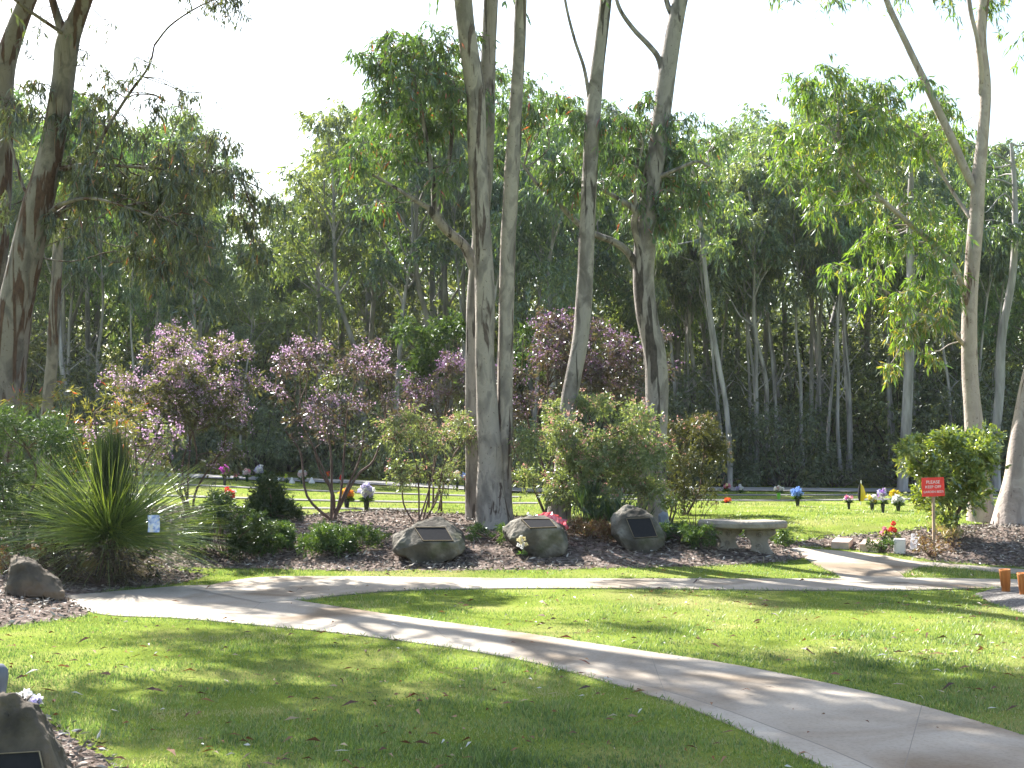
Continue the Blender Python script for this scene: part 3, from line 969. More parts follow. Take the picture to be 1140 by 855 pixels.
def scatter_clumps(h, n, x0, x1, y0, y1, r0, r1, Y, dY, inside=None, **k):
    c = 0
    tries = 0
    while c < n and tries < n * 30:
        tries += 1
        x = random.uniform(x0, x1); y = random.uniform(y0, y1)
        if inside and not inside(x, y):
            continue
        h.clump(x, y, random.uniform(r0, r1), Y + random.uniform(-dY, dY), **k)
        c += 1


def ell(cx, cy, rx, ry):
    return lambda x, y: ((x - cx) / rx) ** 2 + ((y - cy) / ry) ** 2 < 1


# left, leaning peeling trunk with drooping foliage
YA = 17.5
g = P(-18, 640, YA); g.z = float(ground(g.x, g.y)[0])
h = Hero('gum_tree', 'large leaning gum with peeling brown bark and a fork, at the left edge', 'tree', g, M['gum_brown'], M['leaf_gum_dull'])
h.stem([(-30, 690, 62.4, YA), (-18, 600, 49.6, YA), (-6, 500, 44.8, YA), (4, 430, 41.6, YA), (18, 340, 38.4, YA), (37, 250, 33.6, YA), (52, 190, 28.8, YA), (62, 140, 26.4, YA), (70, 90, 24.8, YA), (75, 48, 25.6, YA), (86, 20, 20.0, YA), (103, -25, 17.6, YA), (140, -120, 14.4, YA), (170, -240, 9.6, YA), (190, -350, 4.8, YA)], per=5)
h.stem([(74, 50, 14.4, YA), (66, 25, 10.4, YA), (57, -5, 8.8, YA), (40, -70, 8.0, YA), (10, -160, 6.4, YA), (-10, -260, 4.0, YA)], sides=8)
h.stem([(60, 190, 7.2, YA), (100, 183, 4.8, YA), (150, 186, 3.6, YA - .3), (215, 190, 2.4, YA - .5), (270, 200, 1.6, YA - .6)], sides=6)
h.stem([(56, 245, 7.2, YA), (90, 215, 5.6, YA), (110, 160, 4.4, YA), (140, 110, 3.6, YA), (165, 75, 2.8, YA), (172, 50, 2.0, YA)], sides=6)
h.stem([(50, 240, 6.4, YA), (75, 225, 4.8, YA - .4), (110, 222, 3.6, YA - .8), (170, 240, 2.4, YA - 1)], sides=6)
h.stem([(60, 200, 5.6, YA), (30, 215, 4.0, YA + .4), (8, 150, 3.2, YA + .6), (-20, 120, 2.4, YA + .8)], sides=6)
h.stem([(172, 50, 2.5, YA), (190, 28, 2.2, YA), (220, 8, 1.8, YA), (250, -4, 1.4, YA), (285, -8, 1.0, YA)], sides=5)
h.stem([(95, 0, 4, YA), (130, -22, 3, YA), (180, -30, 2.4, YA), (230, -28, 1.8, YA), (262, -20, 1.4, YA)], sides=5)
kk = dict(ll=0.15, lw=0.024, droop=0.9, hang=0.75, twigs=17, per=10, lr=0.012)
scatter_clumps(h, 12, 95, 300, 90, 190, 16, 28, YA - .2, .6, inside=lambda x, y: y > 80 + 0.25 * (x - 95), **{**kk, 'twigs': 10})
scatter_clumps(h, 34, 140, 312, 160, 330, 20, 38, YA - .4, .7, inside=ell(225, 235, 88, 75), **kk)
scatter_clumps(h, 26, 75, 260, 110, 300, 20, 36, YA, .7, inside=ell(165, 205, 90, 95), **kk)
scatter_clumps(h, 14, 5, 110, 90, 250, 20, 34, YA + .4, .7, **kk)
scatter_clumps(h, 14, 110, 240, 40, 140, 13, 24, YA, .5, ll=0.12, lw=0.018, droop=0.9, hang=0.75, twigs=7, per=6, lr=0.008)
scatter_clumps(h, 8, 195, 285, -30, 25, 16, 26, YA, .4, ll=0.12, lw=0.02, droop=0.9, hang=0.75, twigs=11, per=7, lr=0.01)
scatter_clumps(h, 7, 30, 130, 10, 80, 13, 20, YA + .3, .5, ll=0.12, lw=0.018, droop=0.9, hang=0.75, twigs=6, per=6, lr=0.008)
# unseen crown above the picture, clumps added where they shade the lawn
scatter_clumps(h, 11, -230, 330, -400, -50, 45, 95, 15.0, 2.2, ll=0.15, lw=0.06, droop=0.6, hang=0.6, twigs=60, per=9, lr=0.03, twig=False, main=True)
scatter_clumps(h, 24, -230, 190, -330, -140, 50, 95, 14.3, 1.1, ll=0.15, lw=0.06, droop=0.6, hang=0.6, twigs=85, per=9, lr=0.03, twig=False, main=True)
scatter_clumps(h, 9, 250, 410, -230, -125, 45, 80, 16.0, .6, ll=0.15, lw=0.06, droop=0.6, hang=0.6, twigs=55, per=9, lr=0.03, twig=False, main=True)
scatter_clumps(h, 9, 150, 310, -270, -150, 45, 80, 14.8, .6, ll=0.15, lw=0.06, droop=0.6, hang=0.6, twigs=60, per=9, lr=0.03, twig=False, main=True)
h.done()

YA2 = 18.6
g = P(-70, 640, YA2); g.z = float(ground(g.x, g.y)[0])
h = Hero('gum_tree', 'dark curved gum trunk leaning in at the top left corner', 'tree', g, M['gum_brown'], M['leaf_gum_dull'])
h.stem([(-60, 670, 42, YA2), (-40, 500, 36, YA2), (-12, 330, 30, YA2), (0, 200, 26, YA2), (2, 120, 24, YA2), (6, 72, 23, YA2), (18, 32, 21, YA2), (33, -5, 19, YA2), (60, -70, 16, YA2), (80, -180, 12, YA2), (90, -280, 6, YA2)], per=5)
scatter_clumps(h, 11, -120, 150, -320, -40, 40, 80, YA2, 2, ll=0.15, lw=0.042, twigs=44, per=9, lr=0.03, twig=False, main=True)
h.done()

# the clump of three trunks
YC = G(548, 587).y
g = G(548, 588)
h = Hero('gum_tree', 'twin stemmed grey gum with the stoutest trunk, standing behind the two left boulders', 'tree', g, M['gum_grey'], M['leaf_gum'])
h.stem([(550, 602, 56, YC), (550, 588, 46, YC), (548, 570, 38, YC), (546, 540, 32, YC), (545, 500, 27, YC), (542, 450, 24, YC), (540, 400, 22, YC), (539, 300, 21, YC), (533, 200, 21, YC), (529, 105, 21, YC), (519, 30, 21, YC), (512, -30, 21, YC), (500, -140, 17, YC), (490, -260, 11, YC), (480, -380, 5, YC)], sides=18, per=5, lump=0.14)
h.stem([(560, 585, 26, YC + .1), (560, 560, 20, YC + .1), (561, 520, 17, YC + .1), (562, 470, 17, YC + .1), (563, 400, 17, YC + .1), (564, 340, 17, YC + .1), (566, 260, 17, YC + .1), (570, 190, 17, YC + .1), (575, 105, 14, YC + .1), (578, 50, 14, YC + .1), (581, -20, 13, YC + .1), (590, -130, 10, YC + .1), (600, -260, 6, YC + .1)], sides=12, per=5)
scatter_clumps(h, 6, 430, 720, -360, -90, 40, 85, YC, 2.0, ll=0.15, lw=0.042, twigs=44, per=9, lr=0.03, twig=False, main=True)
h.done()

YC2 = YC + 1.0
g = G(527, 577); YC2 = g.y
h = Hero('gum_tree', 'slimmer grey gum with a leafy low left branch, half hidden behind the stout twin trunk', 'tree', g, M['gum_mottled'], M['leaf_gum'])
h.stem([(527, 590, 24, YC2), (527, 577, 19, YC2), (526, 530, 16, YC2), (525, 450, 15, YC2), (526, 380, 15, YC2), (529, 320, 17, YC2), (536, 250, 17, YC2), (541, 180, 17, YC2), (543, 100, 17, YC2), (545, 30, 17, YC2), (548, -30, 16, YC2), (556, -140, 12, YC2), (560, -260, 5, YC2)], sides=12, per=5)
b1 = h.stem([(529, 300, 12, YC2), (518, 275, 11, YC2 - .1), (497, 256, 10, YC2 - .3), (484, 240, 10, YC2 - .4), (478, 232, 8, YC2 - .4)], sides=8)
h.stem([(484, 240, 7, YC2 - .4), (482, 205, 6, YC2 - .4), (474, 150, 5, YC2 - .4), (462, 90, 4, YC2 - .4), (450, 50, 3, YC2 - .4)], sides=6)
h.stem([(488, 243, 7, YC2 - .4), (495, 205, 6, YC2 - .2), (503, 150, 5, YC2 - .2), (500, 90, 4, YC2 - .2), (490, 45, 3, YC2 - .2)], sides=6)
h.stem([(478, 232, 6, YC2 - .4), (450, 215, 4, YC2 - .6), (415, 195, 3, YC2 - .6), (395, 190, 2, YC2 - .6)], sides=6)
kk = dict(ll=0.15, lw=0.028, droop=0.55, hang=0.6, twigs=25, per=10, lr=0.014)
scatter_clumps(h, 26, 400, 530, 30, 150, 22, 40, YC2 - .3, .8, inside=ell(470, 85, 68, 70), **kk)
scatter_clumps(h, 16, 390, 525, 110, 220, 18, 32, YC2 - .3, .8, inside=ell(455, 150, 75, 60), **{**kk, 'twigs': 14})
scatter_clumps(h, 6, 380, 440, 165, 235, 14, 22, YC2 - .6, .4, ll=0.16, lw=0.034, twigs=7, per=7, shift=0.10, lr=0.008)
scatter_clumps(h, 7, 515, 560, 60, 190, 14, 24, YC2 + .4, .3, **{**kk, 'twigs': 10})
scatter_clumps(h, 3, 480, 640, -300, -60, 40, 70, YC2, 2, ll=0.15, lw=0.042, twigs=44, per=9, lr=0.03, twig=False, main=True)
h.done()

g = G(622, 583); YD = g.y
h = Hero('gum_tree', 'gum with a single S curved trunk rising behind the pink tipped shrub', 'tree', g, M['gum_mottled'], M['leaf_gum'])
h.stem([(618, 600, 36.8, YD), (621, 583, 28.8, YD), (625, 550, 24.8, YD), (630, 500, 22.4, YD), (633, 450, 19.2, YD), (638, 420, 18.4, YD), (646, 380, 18.4, YD), (651, 320, 17.6, YD), (654, 250, 17.6, YD), (657, 190, 16.8, YD), (660, 130, 16.8, YD), (665, 80, 15.2, YD), (671, 30, 14.4, YD), (676, -20, 13.6, YD), (684, -120, 10.4, YD), (690, -250, 4.8, YD)], sides=14, per=5)
h.stem([(656, 108, 4.8, YD), (650, 75, 4.0, YD), (640, 45, 3.6, YD), (631, 10, 3.2, YD), (625, -30, 3.2, YD), (620, -90, 2.4, YD)], sides=6)
scatter_clumps(h, 3, 625, 700, -25, -5, 12, 20, YD, .3, ll=0.13, lw=0.028, twigs=8, per=6, lr=0.008)
scatter_clumps(h, 3, 570, 800, -330, -90, 40, 80, YD, 2, ll=0.15, lw=0.042, twigs=44, per=9, lr=0.03, twig=False, main=True)
h.done()

g = G(728, 582); YE = g.y
h = Hero('gum_tree', 'gum with dark peeling strips and long low branches, behind the upright plaque boulder', 'tree', g, M['gum_mottled'], M['leaf_gum'])
h.stem([(730, 600, 45.0, YE), (728, 582, 36.0, YE), (726, 550, 30.6, YE), (728, 500, 27.9, YE), (731, 440, 26.1, YE), (729, 395, 25.2, YE), (720, 350, 25.2, YE), (716, 310, 24.3, YE), (718, 270, 24.3, YE), (723, 220, 22.5, YE), (731, 170, 20.7, YE), (739, 110, 19.8, YE), (746, 60, 18.9, YE), (755, 10, 17.1, YE), (764, -30, 15.3, YE), (780, -130, 11.7, YE), (790, -260, 5.4, YE)], sides=16, per=5)
h.stem([(738, 88, 7.2, YE), (733, 65, 6.8, YE), (722, 50, 6.3, YE), (705, 32, 5.4, YE), (690, 10, 4.5, YE), (683, -15, 3.6, YE)], sides=7)
h.stem([(750, 20, 7.2, YE), (743, 5, 6.3, YE), (738, -20, 5.4, YE)], sides=7)
h.stem([(709, 298, 9.0, YE), (700, 282, 8.6, YE - .1), (685, 270, 8.1, YE - .2), (665, 262, 7.2, YE - .3), (645, 250, 6.3, YE - .3), (620, 225, 5.4, YE - .3), (600, 207, 4.5, YE - .3), (583, 185, 2.7, YE - .3)], sides=8)
h.stem([(714, 285, 9.0, YE), (706, 250, 8.1, YE - .2), (707, 235, 7.2, YE - .3), (690, 222, 5.4, YE - .4), (672, 212, 3.6, YE - .4)], sides=8)
h.stem([(708, 240, 5.4, YE - .3), (708, 200, 3.6, YE - .4), (716, 160, 2.7, YE - .5)], sides=6)
h.stem([(728, 200, 6.3, YE), (750, 190, 4.5, YE - .2), (775, 180, 3.6, YE - .3), (790, 185, 2.7, YE - .3)], sides=6)
kk = dict(ll=0.145, lw=0.026, droop=0.75, hang=0.7, twigs=23, per=10, lr=0.012)
scatter_clumps(h, 22, 570, 705, 85, 210, 20, 36, YE - .1, 1.0, inside=ell(635, 145, 68, 65), **kk)
scatter_clumps(h, 26, 680, 800, 120, 260, 20, 36, YE + .4, .5, inside=ell(745, 190, 58, 66), **kk)
scatter_clumps(h, 5, 700, 760, 100, 140, 10, 18, YE, .4, **{**kk, 'twigs': 8})
scatter_clumps(h, 4, 640, 900, -330, -90, 40, 85, YE, 2, ll=0.15, lw=0.042, twigs=44, per=9, lr=0.03, twig=False, main=True)
h.done()

# right, pale trunk with the bright crown
g = G(1096, 580); YF = g.y
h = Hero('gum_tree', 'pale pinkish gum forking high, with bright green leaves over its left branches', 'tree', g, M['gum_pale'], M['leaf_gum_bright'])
h.stem([(1092, 600, 43.0, YF), (1093, 580, 32.7, YF), (1090, 540, 24.9, YF), (1085, 480, 20.6, YF), (1080, 420, 18.1, YF), (1079, 360, 17.2, YF), (1082, 300, 16.3, YF), (1086, 250, 16.3, YF), (1089, 205, 14.6, YF), (1094, 150, 12.9, YF), (1097, 100, 12.9, YF), (1092, 45, 12.0, YF), (1096, -10, 11.2, YF), (1100, -110, 8.6, YF), (1105, -240, 4.3, YF)], sides=14, per=5)
h.stem([(1087, 212, 10.3, YF), (1075, 190, 9.9, YF), (1060, 155, 9.5, YF), (1043, 120, 9.5, YF), (1028, 88, 8.6, YF), (1010, 50, 7.7, YF), (990, 8, 6.9, YF), (975, -35, 6.0, YF), (950, -120, 3.4, YF)], sides=8)
h.stem([(1092, 105, 6.9, YF), (1092, 75, 6.0, YF - .1), (1088, 45, 5.2, YF - .2), (1080, 10, 5.2, YF - .2), (1076, -30, 4.3, YF - .2)], sides=7)
h.stem([(1077, 345, 8.6, YF), (1068, 310, 7.7, YF - .2), (1050, 282, 6.9, YF - .3), (1020, 255, 6.5, YF - .5), (985, 225, 5.6, YF - .7), (955, 195, 4.3, YF - .8), (935, 170, 3.0, YF - .9)], sides=8)
h.stem([(1080, 242, 5.2, YF), (1065, 220, 4.3, YF + .2), (1040, 180, 3.9, YF + .4), (1015, 145, 3.4, YF + .4), (990, 125, 2.6, YF + .4)], sides=6)
h.stem([(1074, 385, 5.2, YF), (1060, 370, 4.3, YF - .3), (1038, 355, 3.4, YF - .5), (1010, 345, 2.6, YF - .6)], sides=6)
kk = dict(ll=0.155, lw=0.031, droop=0.6, hang=0.65, twigs=22, per=10, lr=0.012)
scatter_clumps(h, 34, 860, 1010, 75, 240, 20, 36, YF - .6, .8, inside=ell(935, 155, 72, 82), **kk)
scatter_clumps(h, 14, 970, 1070, 85, 190, 16, 30, YF + .4, .5, inside=ell(1015, 130, 55, 50), **{**kk, 'twigs': 13})
scatter_clumps(h, 24, 925, 1070, 210, 340, 16, 30, YF - .6, .6, inside=ell(1000, 280, 65, 75), **{**kk, 'twigs': 12})
scatter_clumps(h, 12, 985, 1060, 320, 410, 14, 22, YF - .6, .4, **{**kk, 'twigs': 10, 'shift': .2})
scatter_clumps(h, 10, 860, 1110, -40, 8, 15, 26, YF, .6, ll=0.14, lw=0.028, twigs=12, per=8, lr=0.01, droop=.8, hang=.75)
scatter_clumps(h, 4, 880, 1300, -330, -90, 40, 85, YF, 2, ll=0.15, lw=0.042, twigs=44, per=9, lr=0.03, twig=False, main=True)
h.done()

g = G(1128, 583); YG = g.y - .2
h = Hero('gum_tree', 'pale gum trunk with a swollen base at the right edge, beside the green bush', 'tree', g, M['gum_pale'], M['leaf_gum_bright'])
h.stem([(1126, 605, 62, YG), (1127, 585, 48, YG), (1129, 560, 36, YG), (1132, 530, 27, YG), (1136, 490, 23, YG), (1144, 440, 21, YG), (1160, 370, 20, YG), (1180, 280, 19, YG), (1200, 150, 17, YG), (1210, 0, 14, YG), (1220, -150, 8, YG)], sides=14, per=5, lump=0.14)
scatter_clumps(h, 10, 1150, 1330, -250, 60, 40, 75, YG, 1.5, ll=0.16, lw=0.034, twigs=20, per=9, lr=0.03, twig=False)
h.done()

# slim trunk standing before the forest on the right, and the thin crooked one
for nm, lab, pts, Yq in [('gum_tree', 'straight grey trunk standing before the forest left of the bright green bush', [(1004, 556, 13, 0), (1006, 520, 12, 0), (1009, 470, 11.5, 0), (1012, 400, 11, 0), (1014, 320, 10, 0), (1013, 240, 8, 0), (1016, 170, 5, 0)], 31.5),
                         ('gum_tree', 'thin crooked pale trunk before the dark forest, right of centre', [(813, 552, 6.5, 0), (812, 500, 6, 0), (808, 450, 5.5, 0), (799, 400, 5.5, 0), (791, 350, 5, 0), (784, 290, 5, 0), (778, 230, 5, 0), (770, 180, 3, 0)], 33.0),
                         ('gum_tree', 'grey double bend trunk before the forest behind the right edge trunk', [(1110, 552, 11, 0), (1108, 500, 10, 0), (1113, 430, 10, 0), (1116, 370, 9, 0), (1128, 300, 8, 0), (1130, 220, 6, 0), (1126, 160, 4, 0)], 31.8),
                         ('gum_tree', 'slim trunk in the shade behind the left lilac shrub, leaning right', [(48, 500, 14, 0), (58, 400, 13, 0), (62, 320, 12, 0), (68, 240, 10, 0), (75, 170, 7, 0), (84, 110, 4, 0)], 26.0)]:
    b = P(pts[0][0], pts[0][1], Yq); b.z = float(terrain(b.x, b.y)) - 0.05
    h = Hero(nm, lab, 'tree', b, M['gum_brown'] if Yq < 30 else M['bark_forest'], M['leaf_forest'])
    h.stem([(p[0], p[1], p[2], Yq) for p in [(pts[0][0], pts[0][1] + 25, pts[0][2] * 1.2, 0)] + pts], sides=9, per=5)
    tx, ty = pts[-1][0], pts[-1][1]
    scatter_clumps(h, 12, tx - 55, tx + 50, ty - 20, ty + 110, 16, 30, Yq, 1.2, ll=0.19, lw=0.05, twigs=22, per=11, lr=0.03, twig=False, droop=.5)
    h.done()


# ------------------------------------------------------------------ shrubs
def shrub(name, label, cat, bx, by, stems, clumps, leafm, ll, lw, dens=1.0, blossom=None, bl=0.05, bfrac=0.35, droop=0.15, hang=0.1, up=0.35, group=None, stem_r=0.02, dY=0.5, twigm=None, per=8, stem_w=0.05, blob_top=True, Yfix=None):
    """clumps: (px, py, r px); blossom petals gather in the upper, outer part of a clump"""
    b = G(bx, by)
    if Yfix:
        b = P(bx, by, Yfix); b.z = float(ground(b.x, b.y)[0])
    Y = b.y
    t = thing(name, label, cat, b, group)
    T, Lm, B = MB(), MB(), MB()
    forks = []
    for (fx, fy) in stems:
        e = P(fx, fy, Y + random.uniform(-dY, dY) * .5)
        st = limb(T, (b.x + random.uniform(-1, 1) * stem_w, b.y + random.uniform(-1, 1) * stem_w, b.z - 0.05), e, stem_r, stem_r * .5, wob=0.05, sides=6, per=4)
        forks.append(st)
    if not forks:
        forks = [np.array([[b.x, b.y, b.z]])]
    allp = np.concatenate(forks)
    for (x, y, r) in clumps:
        c = np.array(P(x, y, Y + random.uniform(-dY, dY)))
        R = r / px_m(Y)
        d = np.linalg.norm(allp - c, axis=1) + np.where(allp[:, 2] > c[2], 0.4, 0)
        limb(T, allp[np.argmin(d)], c, stem_r * .4, 0.004, wob=0.05, sides=4, per=3)
        tw = max(4, int(dens * 60 * (R / 0.35) ** 2))
        sprays(Lm, T if twigm else None, c, R, tw, per, ll, lw, droop=droop, hang=hang, up=up, flat=0.9, twig_r=0.003)
        if blossom:
            ylo, yhi = min(q[1] for q in clumps), max(q[1] for q in clumps)
            high = 1.0 - (y - ylo) / (yhi - ylo + 1)          # flowers gather at the top of the shrub
            nb = max(2, int(tw * per * bfrac * random.uniform(0.5, 1.3) * (0.35 + 1.3 * high)))
            dirs = rand_unit(nb)
            if blob_top:
                dirs[:, 2] = np.abs(dirs[:, 2]) * 0.9 - 0.15
            k = min(nb, max(3, nb // 9))      # little heads
            heads = c + unit(dirs[:k]) * R * rng.uniform(0.55, 1.15, (k, 1))
            pos = heads[rng.integers(0, k, nb)] + rng.normal(size=(nb, 3)) * bl * 0.9
            leaves(B, pos, rand_unit(nb), bl * rng.uniform(0.6, 1.2, nb), bl * 0.6, bend=0)
    if T.n:
        T.build('stem', M['twig'], t, origin=b)
    Lm.build('foliage', leafm, t, origin=b)
    if blossom and B.n:
        B.build('blossom', blossom, t, origin=b)
    return t, b


def fill(n, x0, x1, y0, y1, r0, r1, inside=None):
    out = []
    k = 0
    while len(out) < n and k < 2000:
        k += 1
        x = random.uniform(x0, x1); y = random.uniform(y0, y1)
        if inside is None or inside(x, y):
            out.append((x, y, random.uniform(r0, r1)))
    return out


# lilac shrubs
shrub('lilac_shrub', 'tall round shrub thick with pale lilac blossom, leftmost of the purple ones', 'shrub', 212, 563, [(150, 470), (180, 450), (200, 440), (225, 440), (250, 455), (215, 480)],
      fill(34, 118, 286, 370, 475, 15, 25, ell(205, 424, 76, 52)) + fill(14, 130, 262, 455, 518, 13, 21), M['leaf_purpleshrub'], 0.085, 0.03, dens=0.9, blossom=M['blossom_lilac'], bl=0.036, bfrac=0.75, dY=0.9, Yfix=19.5)
shrub('lilac_shrub', 'open vase shaped purple shrub on bare forked stems above sunlit mulch', 'shrub', 371, 579, [(318, 480), (335, 470), (362, 470), (385, 475), (405, 480), (430, 470), (350, 500)],
      fill(24, 292, 455, 388, 480, 13, 22, ell(372, 430, 76, 46)) + fill(4, 325, 420, 470, 500, 9, 14), M['leaf_purpledark'], 0.075, 0.026, dens=0.8, blossom=M['blossom_lilac'], bl=0.034, bfrac=0.65, dY=0.7, stem_r=0.022)
shrub('lilac_shrub', 'dark purple leaved shrub between the S curved trunk and the boulder tree', 'shrub', 606, 580, [(560, 480), (585, 450), (610, 430), (650, 420), (690, 430), (720, 440)],
      fill(12, 600, 655, 360, 420, 14, 24) + fill(22, 650, 738, 362, 440, 14, 24, ell(690, 402, 52, 44)) + fill(12, 560, 640, 395, 465, 13, 22), M['leaf_purpledark'], 0.08, 0.028, dens=0.8, blossom=M['blossom_violet'], bl=0.038, bfrac=0.42, dY=0.5, Yfix=21.0, stem_r=0.025)
shrub('lilac_shrub', 'low purple shrub peeping out left of the twin trunk', 'shrub', 490, 566, [(470, 470), (500, 440)],
      fill(10, 446, 515, 425, 465, 12, 20) + fill(6, 495, 530, 395, 435, 11, 17), M['leaf_purpledark'], 0.08, 0.028, dens=0.8, blossom=M['blossom_violet'], bl=0.038, bfrac=0.7, dY=0.5, Yfix=22.0)
shrub('green_shrub', 'glossy green shrub with pale new shoots behind the twin trunk', 'shrub', 480, 560, [(470, 440), (500, 400), (580, 420)],
      fill(14, 440, 525, 360, 430, 14, 24) + fill(6, 570, 615, 365, 410, 12, 20), M['leaf_soft'], 0.13, 0.035, dens=0.7, dY=0.5, Yfix=23.0)
shrub('pink_tipped_shrub', 'slim airy shrub with pinkish tips beside the leftmost plaque boulder', 'shrub', 466, 580, [(440, 500), (455, 490), (470, 480), (490, 490), (505, 500)],
      fill(22, 430, 522, 458, 545, 12, 20, ell(476, 500, 48, 48)), M['leaf_shrub'], 0.06, 0.018, dens=1.5, blossom=M['blossom_pink'], bl=0.028, bfrac=0.16, dY=0.5, twigm=True, stem_r=0.014, hang=0.25)
shrub('pink_tipped_shrub', 'broad rounded shrub flecked with pink tips between the S curved trunk and boulders', 'shrub', 668, 586, [(610, 520), (640, 500), (670, 490), (700, 500), (720, 520)],
      fill(52, 575, 745, 445, 572, 15, 26, ell(660, 508, 84, 66)), M['leaf_shrub'], 0.06, 0.020, dens=2.6, blossom=M['blossom_pink'], bl=0.028, bfrac=0.14, dY=0.6, hang=0.2, Yfix=YE - 1.2)
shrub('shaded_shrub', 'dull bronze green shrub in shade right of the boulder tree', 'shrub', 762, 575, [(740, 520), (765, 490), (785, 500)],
      fill(24, 738, 806, 458, 555, 13, 22, ell(768, 505, 38, 52)), M['leaf_olive'], 0.06, 0.02, dens=1.6, blossom=M['blossom_pink'], bl=0.03, bfrac=0.03, dY=0.5, Yfix=YE + 1.6)
shrub('grevillea_shrub', 'wispy straw yellow shrub with red flecks near the left trunks', 'shrub', 75, 575, [(50, 470), (80, 450), (105, 460)],
      fill(22, 25, 150, 430, 520, 14, 24), M['leaf_wispy'], 0.12, 0.013, dens=0.55, dY=0.6, up=0.5, droop=0.1, Yfix=16.5)
shrub('pale_blossom_shrub', 'loose shrub of pale pinkish bloom behind the grass tree', 'shrub', 150, 570, [(120, 500), (150, 480), (170, 500)],
      fill(18, 95, 200, 460, 540, 13, 22), M['leaf_shrub'], 0.06, 0.02, dens=0.6, blossom=M['blossom_lilac'], bl=0.05, bfrac=0.45, dY=0.5, Yfix=17.8)
shrub('feathery_shrub', 'soft feathery green shrub filling the left edge', 'shrub', 20, 640, [(0, 520), (30, 500), (55, 520)],
      fill(46, -50, 88, 455, 620, 20, 34, ell(18, 545, 72, 90)), M['leaf_soft'], 0.11, 0.012, dens=0.85, dY=0.5, droop=0.1, hang=0.05, per=12, Yfix=14.9)
shrub('dark_conifer_shrub', 'compact dark conical conifer bush left of the purple vase shaped shrub', 'shrub', 300, 580, [(300, 545)],
      [(300, 566, 20), (284, 570, 16), (318, 570, 16), (292, 553, 15), (310, 554, 15), (296, 540, 11), (303, 540, 11), (299, 530, 7), (274, 574, 11), (328, 574, 11), (300, 574, 18)], M['leaf_dark'], 0.07, 0.022, dens=4.5, dY=0.25, up=0.6, droop=0.0, hang=0.0)
shrub('rounded_green_shrub', 'low dark green mound right of the grass tree', 'shrub', 250, 622, [],
      fill(22, 212, 292, 558, 615, 10, 17, ell(250, 592, 42, 36)), M['leaf_dark'], 0.085, 0.016, dens=3.0, dY=0.5, up=0.5, droop=0.05, per=10)
shrub('bright_green_bush', 'lush bright green bush behind the red sign', 'bush', 1062, 600, [(1030, 540), (1050, 530), (1070, 520), (1090, 530)],
      fill(46, 1000, 1116, 478, 585, 11, 19, ell(1058, 528, 55, 56)), M['leaf_bright'], 0.08, 0.034, dens=2.4, dY=0.5, up=0.45, droop=0.05, hang=0.05, stem_r=0.03)
t, b = shrub('strappy_plant', 'upright strappy leaved plant behind the upright plaque boulder', 'plant', 680, 592, [],
             fill(10, 645, 715, 555, 590, 9, 14), M['leaf_soft'], 0.28, 0.022, dens=1.1, up=1.6, droop=0.0, hang=-0.9, per=4, dY=0.25)
shrub('twiggy_plant', 'nearly leafless twiggy seedling left of the stone bench', 'plant', 775, 596, [(755, 565), (765, 560), (775, 552), (785, 562), (795, 560), (770, 570), (782, 572)],
      [(755, 564, 6), (768, 560, 6), (775, 552, 6), (788, 562, 6), (797, 560, 5), (765, 572, 5)], M['leaf_bronze'], 0.035, 0.014, dens=1.2, stem_r=0.007, stem_w=0.03, dY=0.12)
shrub('bronze_shrub', 'low dry bronze and straw shrub at the foot of the red sign', 'shrub', 1034, 619, [],
      fill(12, 1012, 1060, 598, 616, 7, 12), M['leaf_bronze'], 0.055, 0.012, dens=1.4, dY=0.3, up=0.5, Yfix=G(1034, 619).y)
shrub('straw_grass_tuft', 'tuft of dry straw coloured grass right of the red sign stake', 'plant', 1062, 610, [],
      fill(6, 1045, 1080, 594, 606, 7, 11), M['leaf_straw'], 0.14, 0.008, dens=1.0, dY=0.2, up=1.0, hang=-0.3)
shrub('brown_ground_shrub', 'low brown shrub in deep shade beneath the grass tree', 'shrub', 110, 652, [],
      fill(26, 35, 180, 610, 648, 10, 17), M['leaf_browncover'], 0.06, 0.022, dens=1.2, dY=0.35)
shrub('brown_ground_shrub', 'rusty dry ground shrub behind the small left boulder', 'shrub', 15, 640, [],
      fill(10, -15, 45, 612, 632, 8, 13), M['leaf_bronze'], 0.06, 0.02, dens=1.2, dY=0.3)
# ground cover mounds along the bed
GCL = [(330, 612, 40, 15, 'ground cover mound right of the dark green shrub by the front of the bed', 'leaf_ground'),
       (395, 612, 38, 14, 'ground cover mound just left of the leftmost plaque boulder', 'leaf_ground'),
       (548, 602, 26, 9, 'small ground cover mound between the two left boulders', 'leaf_ground'),
       (655, 598, 26, 10, 'bronzy ground cover mound between the red wrapped boulder and the upright one', 'leaf_bronze'),
       (762, 605, 32, 11, 'ground cover mound left of the bench beneath the twiggy seedling', 'leaf_ground'),
       (870, 606, 9, 8, 'small ground cover tuft at the right end of the bench', 'leaf_ground'),
       (982, 612, 14, 6, 'tiny ground cover tuft among the stone blocks', 'leaf_ground')]
for (x, y, rx, ry, lab, mt) in GCL:
    shrub('ground_cover_plant', lab, 'plant', x, y, [], fill(max(5, int(rx * .75)), x - rx, x + rx, y - ry * 1.6, y - 2, ry * .55, ry * .95), M[mt], 0.055, 0.013, dens=4.5, dY=0.45,
          up=0.5, per=10, group='ground cover mounds in the mulch bed', blossom=M['blossom_white'] if rx > 30 else None, bl=0.02, bfrac=0.01)
shrub('flowering_plant', 'leafy plant with red and white blooms behind the upright boulder', 'plant', 748, 590, [(745, 560), (752, 555)],
      [(742, 560, 9), (750, 556, 9), (746, 568, 9), (756, 566, 8)], M['leaf_bright'], 0.07, 0.025, dens=1.6, blossom=M['blossom_white'], bl=0.03, bfrac=0.08, dY=0.15)


